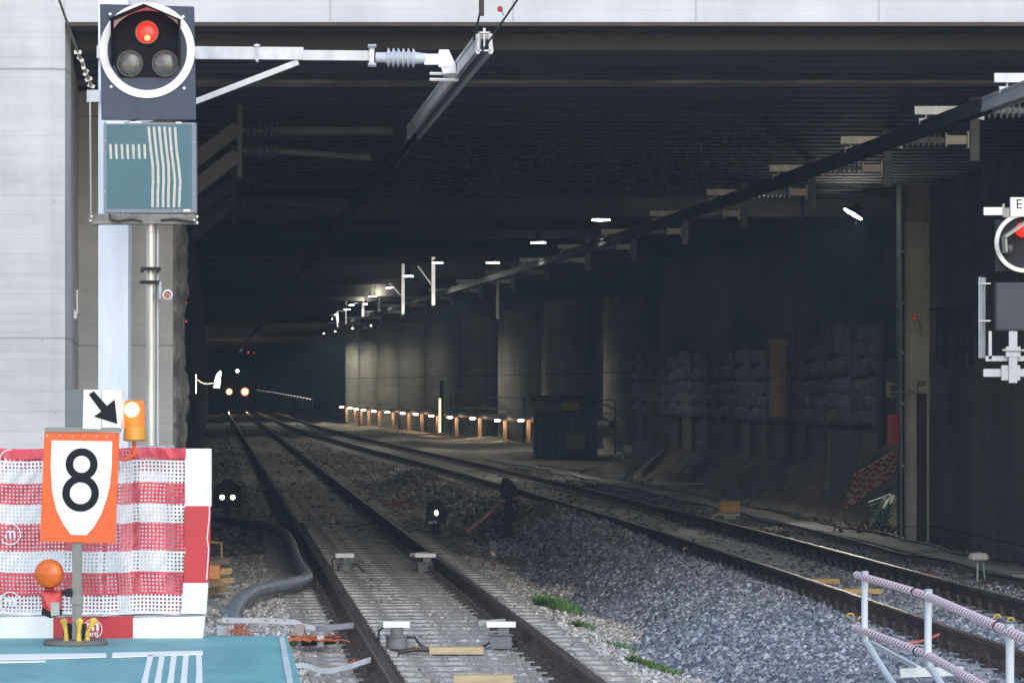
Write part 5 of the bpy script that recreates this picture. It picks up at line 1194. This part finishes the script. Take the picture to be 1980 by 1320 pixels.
# lagging wall: each bay a thing-part
lg = thing('lagging_wall', 'dark lagging wall of stacked stuffed bays between steel posts above the slope', 'retaining wall', (7, 75, 1.4))
edges = [(1225, 112, 690), (1246, 109, 690), (1266, 106, 690), (1290, 103, 695), (1312, 100, 683), (1340, 96, 683), (1370, 93, 690), (1392, 91, 680), (1422, 88, 680), (1453, 85, 680), (1485, 82.5, 650), (1518, 80, 650), (1550, 78, 640), (1597, 76, 625), (1648, 74, 628), (1698, 72, 632)]
mlag = mat('lagging', (.10, .10, .105), .85, noise=(2.2, (.03, .031, .036), .35, .65), bump=.8, bscale=7)
mbrn = mat('lagging_brown', (.12, .08, .055), .85, noise=(2.2, (.08, .05, .035), .35, .65))
for (x0, d0_, t0), (x1, d1_, t1) in zip(edges, edges[1:]):
    a = P(x0, 800, d0_); b = P(x1, 800, d1_); top = P(x0, t0, d0_).z
    nrow = 5 if x1 < 1500 else 6; zb = 1.35; m = MB(); hh = (top - zb) / nrow; vs = []; fs = []
    for rI in range(nrow):
        n = 7; mm = 6; base = len(vs)
        for j in range(mm + 1):
            for i in range(n + 1):
                u = i / n; v = j / mm; p = a.lerp(b, u); bul = .16 * (math.sin(math.pi * v) ** .5) * (.75 + .25 * math.sin(u * 5 + rI)) + random.uniform(-.015, .015)
                vs.append((p.x - bul * .5, p.y - bul, zb + hh * (rI + v) + .05 * math.sin(u * 3 + rI * 1.7)))
        fs += [(base + j * (n + 1) + i, base + j * (n + 1) + i + 1, base + (j + 1) * (n + 1) + i + 1, base + (j + 1) * (n + 1) + i) for j in range(mm) for i in range(n)]
    m.add(vs, fs); m.build('lagging_bay', mbrn if (x0 in (1246,)) else mlag, lg)
for (x0, d0_, t0) in edges:
    p = P(x0, 800, d0_); MB().box((p.x - .06, p.y - .28, .6), (p.x + .06, p.y - .1, P(x0, t0 - 6, d0_).z)).build('steel_post', M['dark_cabinet'], lg)
yl = P(1500, 740, 79); MB().box((P(1487, 0, 79).x, 78.6, P(0, 804, 79).z), (P(1517, 0, 79).x, 78.75, P(0, 655, 79).z)).build('yellow_door', mat('yellow_door', (.30, .20, .05), .7, noise=((3, 3, 1), (.20, .11, .04), .3, .7)), lg)
a = MB(); pts = [P(x_, 800, d_) for (x_, d_, _) in edges]
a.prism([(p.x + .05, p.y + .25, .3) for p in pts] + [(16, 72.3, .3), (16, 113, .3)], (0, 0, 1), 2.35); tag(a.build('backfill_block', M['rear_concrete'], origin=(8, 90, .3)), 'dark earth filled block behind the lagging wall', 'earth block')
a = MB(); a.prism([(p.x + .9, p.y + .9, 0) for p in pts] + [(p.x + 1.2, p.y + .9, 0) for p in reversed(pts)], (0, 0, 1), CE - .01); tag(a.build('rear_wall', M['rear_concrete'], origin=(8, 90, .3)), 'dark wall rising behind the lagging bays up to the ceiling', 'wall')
# site hut
hut = thing('site_hut', 'dark blue site container with a yellow panel left of the slope', 'container', P(1090, 880, 128))
MB().box(P(1032, 884, 128), P(1150, 778, 132)).build('body', M['dark_cabinet'], hut, bevel=.02); MB().box(P(1024, 776.5, 127.8), P(1156, 764, 132)).build('roof', M['charcoal'], hut)
MB().box(P(1087, 793, 127.9), P(1118, 773.5, 127.97)).build('yellow_panel', mat('hut_yellow', (.42, .30, .04), .6, noise=((3, 3, 3), (.3, .2, .03), .3, .7)), hut)
MB().box(P(1033, 792, 127.92), P(1086, 779, 127.98)).build('side_panel', mat('hut_olive', (.10, .09, .05), .7), hut)
MB().box(P(1095, 868, 127.5), P(1130, 838, 127.9)).build('yellow_crate', mat('hut_crate', (.16, .12, .04), .7), hut)
m = MB()
for k in range(9): m.box(P(1038 + k * 12, 880, 127.95), P(1040.5 + k * 12, 800, 127.985))
m.build('corrugation', M['charcoal'], hut)
# pillar fittings
cdt = thing('conduit_pipe', 'thin vertical conduit up the left side of the round pillar', 'conduit', P(1745, 1050, 59.7))
MB().tube([P(1746, 1052, 59.9), P(1746, 372, 59.9)], .022, 8).build('pipe', M['dark_cable'], cdt); MB().tube([P(1742.5, 1052, 59.8), P(1743, 378, 59.8)], .011, 6).build('bright_pipe', M['galvanised_matt'], cdt)
m = MB()
for yy in (486, 585, 682, 780, 900): m.cbox(P(1747, yy, 59.8), (.05, .05, .03))
m.build('clip', M['galvanised_matt'], cdt)
bk = thing('pillar_bracket', 'rusty clamp bracket strapped round the pillar above the red board', 'bracket', P(1760, 757, 59.7))
m = MB(); m.box(P(1714, 768, 59.7), P(1720, 738, 59.8)); m.box(P(1720, 768, 59.7), P(1730, 764, 59.8)); m.box(P(1720, 745, 59.7), P(1730, 740, 59.8)); m.box(P(1722, 759, 59.65), P(1768, 756, 59.75)); m.cbox(P(1758, 766, 59.7), (.05, .05, .08)); m.build('frame', mat('bracket_brown', (.28, .24, .17), .6), bk)
sb2 = thing('junction_box', 'small pale junction box with dangling cables on the round pillar', 'box', P(1783, 741, 59.8))
MB().box(P(1777, 746, 59.75), P(1789, 736, 59.85)).build('box', M['grey_cabinet'], sb2); MB().tube([P(1774, 790, 59.8), P(1774, 738, 59.78), P(1778, 736, 59.78)], .006, 5).build('cable', M['dark_cable'], sb2)
rl = thing('marker_lamp', 'tiny red lamp with a hanging cable on the round pillar', 'lamp', P(1768, 615, 59.85))
MB().lathe(P(1768, 615, 59.86), [(.035, 0), (.03, .04), (.01, .05)], 12, (0, -1, 0)).build('lamp', M['lamp_red_plastic'], rl, smooth=True); MB().lathe(P(1768, 615, 59.79), [(.012, 0), (.003, .004)], 8, (0, -1, 0)).build('lit_lens', M['red_glint'], rl); MB().tube([P(1775, 612, 59.85), P(1778, 625, 59.85), P(1784, 650, 59.85)], .005, 5).build('cable', M['dark_cable'], rl)

# ------------------------------------------------------------------ right signal
D_ = 37.2; D5 = D_
s2 = thing('gantry_signal', 'red signal with a cream ring and white plate cut by the right picture edge', 'signal', P(1985, 740, D_))
def q(px, py, dy=0): return P(px, py, D5) + Vector((0, dy, 0))
MB().box(q(1925, 524, .03), q(2035, 424, .1)).build('target_board', M['charcoal'], s2)
MB().ring(q(1981, 469, -.02), S(58, D_), S(50, D_), .045, 48, (0, 1, 0)).build('ring', mat('ring_cream', (.78, .77, .73), .5), s2)
m = MB(); m.prism([q(1935, 458, -.03), q(1983, 425, -.03), q(1983, 431, -.03), q(1938, 462, -.03)], (0, -1, 0), .3); m.prism([q(1936, 460, -.03), q(1940, 460, -.03), q(1941, 488, -.03), q(1938, 490, -.03)], (0, -1, 0), .25); m.build('hood', mat('hood_cream', (.35, .34, .30), .6), s2)
rn = MB().lathe(q(1976, 445, -.04), [(S(14, D_), 0), (S(11, D_), .03), (S(5, D_), .045), (.003, .05)], 24, (0, -1, 0)).build('lens', M['red_lamp'], s2, smooth=True)
MB().lathe(q(1949, 482, -.04), [(S(11, D_), 0), (S(9, D_), .02), (.003, .03)], 20, (0, -1, 0)).build('lens', M['lens_rim'], s2, smooth=True)
pb = MB().box(q(1953, 419, -.05), q(2040, 382, .03)).build('plate_box', mat('plate_white', (.85, .84, .80), .5), s2); text('E', q(1969, 396, -.052), S(26, D_), 'number_black', 'plate_letter', pb)
MB().box(q(1902, 416, -.02), q(1938, 401, .04)).build('side_plate', M['plate_white'], s2); MB().box(q(1938, 420, -.03), q(1942, 394, .05)).box(q(1942, 420, -.02), q(1952, 402, .02)).build('hinge', M['dusty_pale'], s2)
MB().box(q(1922, 640, -.1), q(2040, 546, .1)).build('rear_panel', M['dark_cabinet'], s2, bevel=.02)
m = MB()
for px in (1891, 1896, 1901, 1906): m.tube([q(px, 692, -.1 + (px - 1891) * .012), q(px, 536, -.1 + (px - 1891) * .012)], S(1.6, D_), 6)
for yy in (548, 620): m.box(q(1890, yy + 1.5, -.06), q(1914, yy - 1, .0))
m.build('ladder', M['galvanised'], s2)
m = MB(); m.box(q(1911, 694, -.03), q(1917, 640, .02)); m.box(q(1905, 698, -.03), q(2035, 688, .02)); m.box(q(1901, 728, -.04), q(2035, 713, .04)); m.build('carrier_frame', M['galvanised_matt'], s2)
m = MB(); m.box(q(1949, 740, -.08), q(1965, 640, -.01)); m.box(q(1935, 735, -.06), q(1971, 706, .0)); m.box(q(1943, 690, -.09), q(1971, 670, -.02)); m.tube([q(1936, 677, -.1), q(2030, 678, -.1)], .012, 6); m.build('hanger_clamp', M['galvanised_matt'], s2)
MB().beam(q(1985, 690, .05), q(1985, 690, .05) + Vector((1.5, .3, 0)), .12, .12).build('wall_arm', M['charcoal'], s2)

# ------------------------------------------------------------------ train and deep lights
tr = thing('oncoming_train', 'oncoming train deep in the tunnel with two headlights and a top lamp', 'train', (X1(332), 332, 0))
tx = float(X1(332)); m = MB(); m.prism([(tx - 1.4, 332, .35), (tx + 1.4, 332, .35), (tx + 1.45, 332, 2.2), (tx + 1.25, 332.3, 3.3), (tx + .8, 332.6, 3.75), (tx - .8, 332.6, 3.75), (tx - 1.25, 332.3, 3.3), (tx - 1.45, 332, 2.2)], (-.0763, 1, 0), 18); m.build('body', M['void_black'], tr)
m = MB(); m.prism([(tx - 1.05, 331.96, 2.15), (tx + 1.05, 331.96, 2.15), (tx + 1.0, 332.1, 3.0), (tx - 1.0, 332.1, 3.0)], (0, 1, 0), .05); m.build('windscreen', M['void_black'], tr)
m = MB(); m.box((tx - 1.3, 331.8, .15), (tx + 1.3, 332.3, .5)); m.build('bumper_beam', M['charcoal'], tr)
for (px, py, r_) in ((443, 757, .17), (473.5, 757, .21), (459, 717, .12)):
    c = P(px, py, 331.7); MB().lathe(c, [(r_, 0), (r_ * .7, .05)], 16, (0, -1, 0)).build('headlight' if r_ > .13 else 'top_lamp', M['headlight'] if r_ > .13 else M['lamp_soft'], tr)
    if r_ > .13:
        MB().lathe(c + Vector((0, .06, 0)), [(r_ * 1.75, 0), (r_ * 1.2, .04)], 20, (0, -1, 0)).build('reflector', M['reflector_glow'], tr)  # emissive orange disc imitating lens glow around the headlight
        l_ = lamp_light(c + Vector((0, -.3, 0)), 700, (1.0, .62, .34), .1, spot=24, parent=tr, name='headlight_beam'); l_.rotation_euler = (R(89.2), 0, R(180) + R(4.4))
        l_.rotation_euler = Vector((.0763 * 1, -1, -.006)).to_track_quat('-Z', 'Y').to_euler()
tb = thing('tube_lamp', 'vertical warm tube lamp on the dark left tunnel wall', 'lamp', P(378, 742, 88)); MB().tube([P(377.5, 760, 88), P(377.5, 724, 88)], .02, 8).build('tube', M['strip_light'], tb); MB().cbox(P(380, 742, 88.05), (.05, .06, .5)).build('holder', M['charcoal'], tb)
MB().tube(smooth_pts([P(379, 734, 88), P(384, 735, 88), P(389, 739, 89), P(400, 742, 92), P(414, 740, 95)]), .006, 5).build('lit_cable', mat('lit_cable', (.8, .6, .3), .5, emit=(1, .75, .4), es=2.5), tb)  # cable emits to imitate lamp light caught along it
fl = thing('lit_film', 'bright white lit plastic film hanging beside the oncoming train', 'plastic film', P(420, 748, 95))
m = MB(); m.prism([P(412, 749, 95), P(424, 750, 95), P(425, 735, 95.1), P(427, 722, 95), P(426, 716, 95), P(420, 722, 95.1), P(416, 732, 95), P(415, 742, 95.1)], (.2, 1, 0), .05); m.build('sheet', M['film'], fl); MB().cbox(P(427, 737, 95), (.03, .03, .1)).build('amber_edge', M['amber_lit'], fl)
for (px, py, D_, r_, lb) in ((480, 681, 250, .06, 'left one of two tiny red lights deep in the tunnel'), (491, 681.5, 250, .04, 'right one of two tiny red lights deep in the tunnel'), (798, 589, 130, .035, 'small red light on the conductor rail by the lit hanger post'), (360, 585, 45.5, .012, 'upper faint red point on the dark wall edge'), (360, 621, 45.5, .01, 'lower faint red point on the dark wall edge')):
    c = P(px, py, D_); rt = thing('red_light', lb, 'light', c, 'tiny red lights in the tunnel'); MB().lathe(c, [(r_, 0), (r_ * .5, r_ * .5)], 10, (0, -1, 0)).build('lens', M['red_glint'], rt); MB().lathe(c + Vector((0, .03, 0)), [(r_ * 1.5, 0), (r_ * 1.5, .03)], 10, (0, -1, 0)).build('case', M['charcoal'], rt)

# ------------------------------------------------------------------ volume added to imitate veiling lens glare
m = bpy.data.materials.new('haze'); m.use_nodes = True; t = m.node_tree; t.nodes.clear()
out = t.nodes.new('ShaderNodeOutputMaterial'); v = t.nodes.new('ShaderNodeVolumePrincipled'); v.inputs['Color'].default_value = (.55, .76, 1.0, 1); v.inputs['Density'].default_value = .0008; v.inputs['Anisotropy'].default_value = .0
t.links.new(v.outputs[0], out.inputs['Volume'])
hb = MB(); hb.box((-95, -8, -1.8), (32, 975, 10.5)); o = hb.build('haze', m); tag(o, kind='stuff'); o.visible_shadow = True
for o in C.objects:
    if '_wl' in o: del o['_wl']
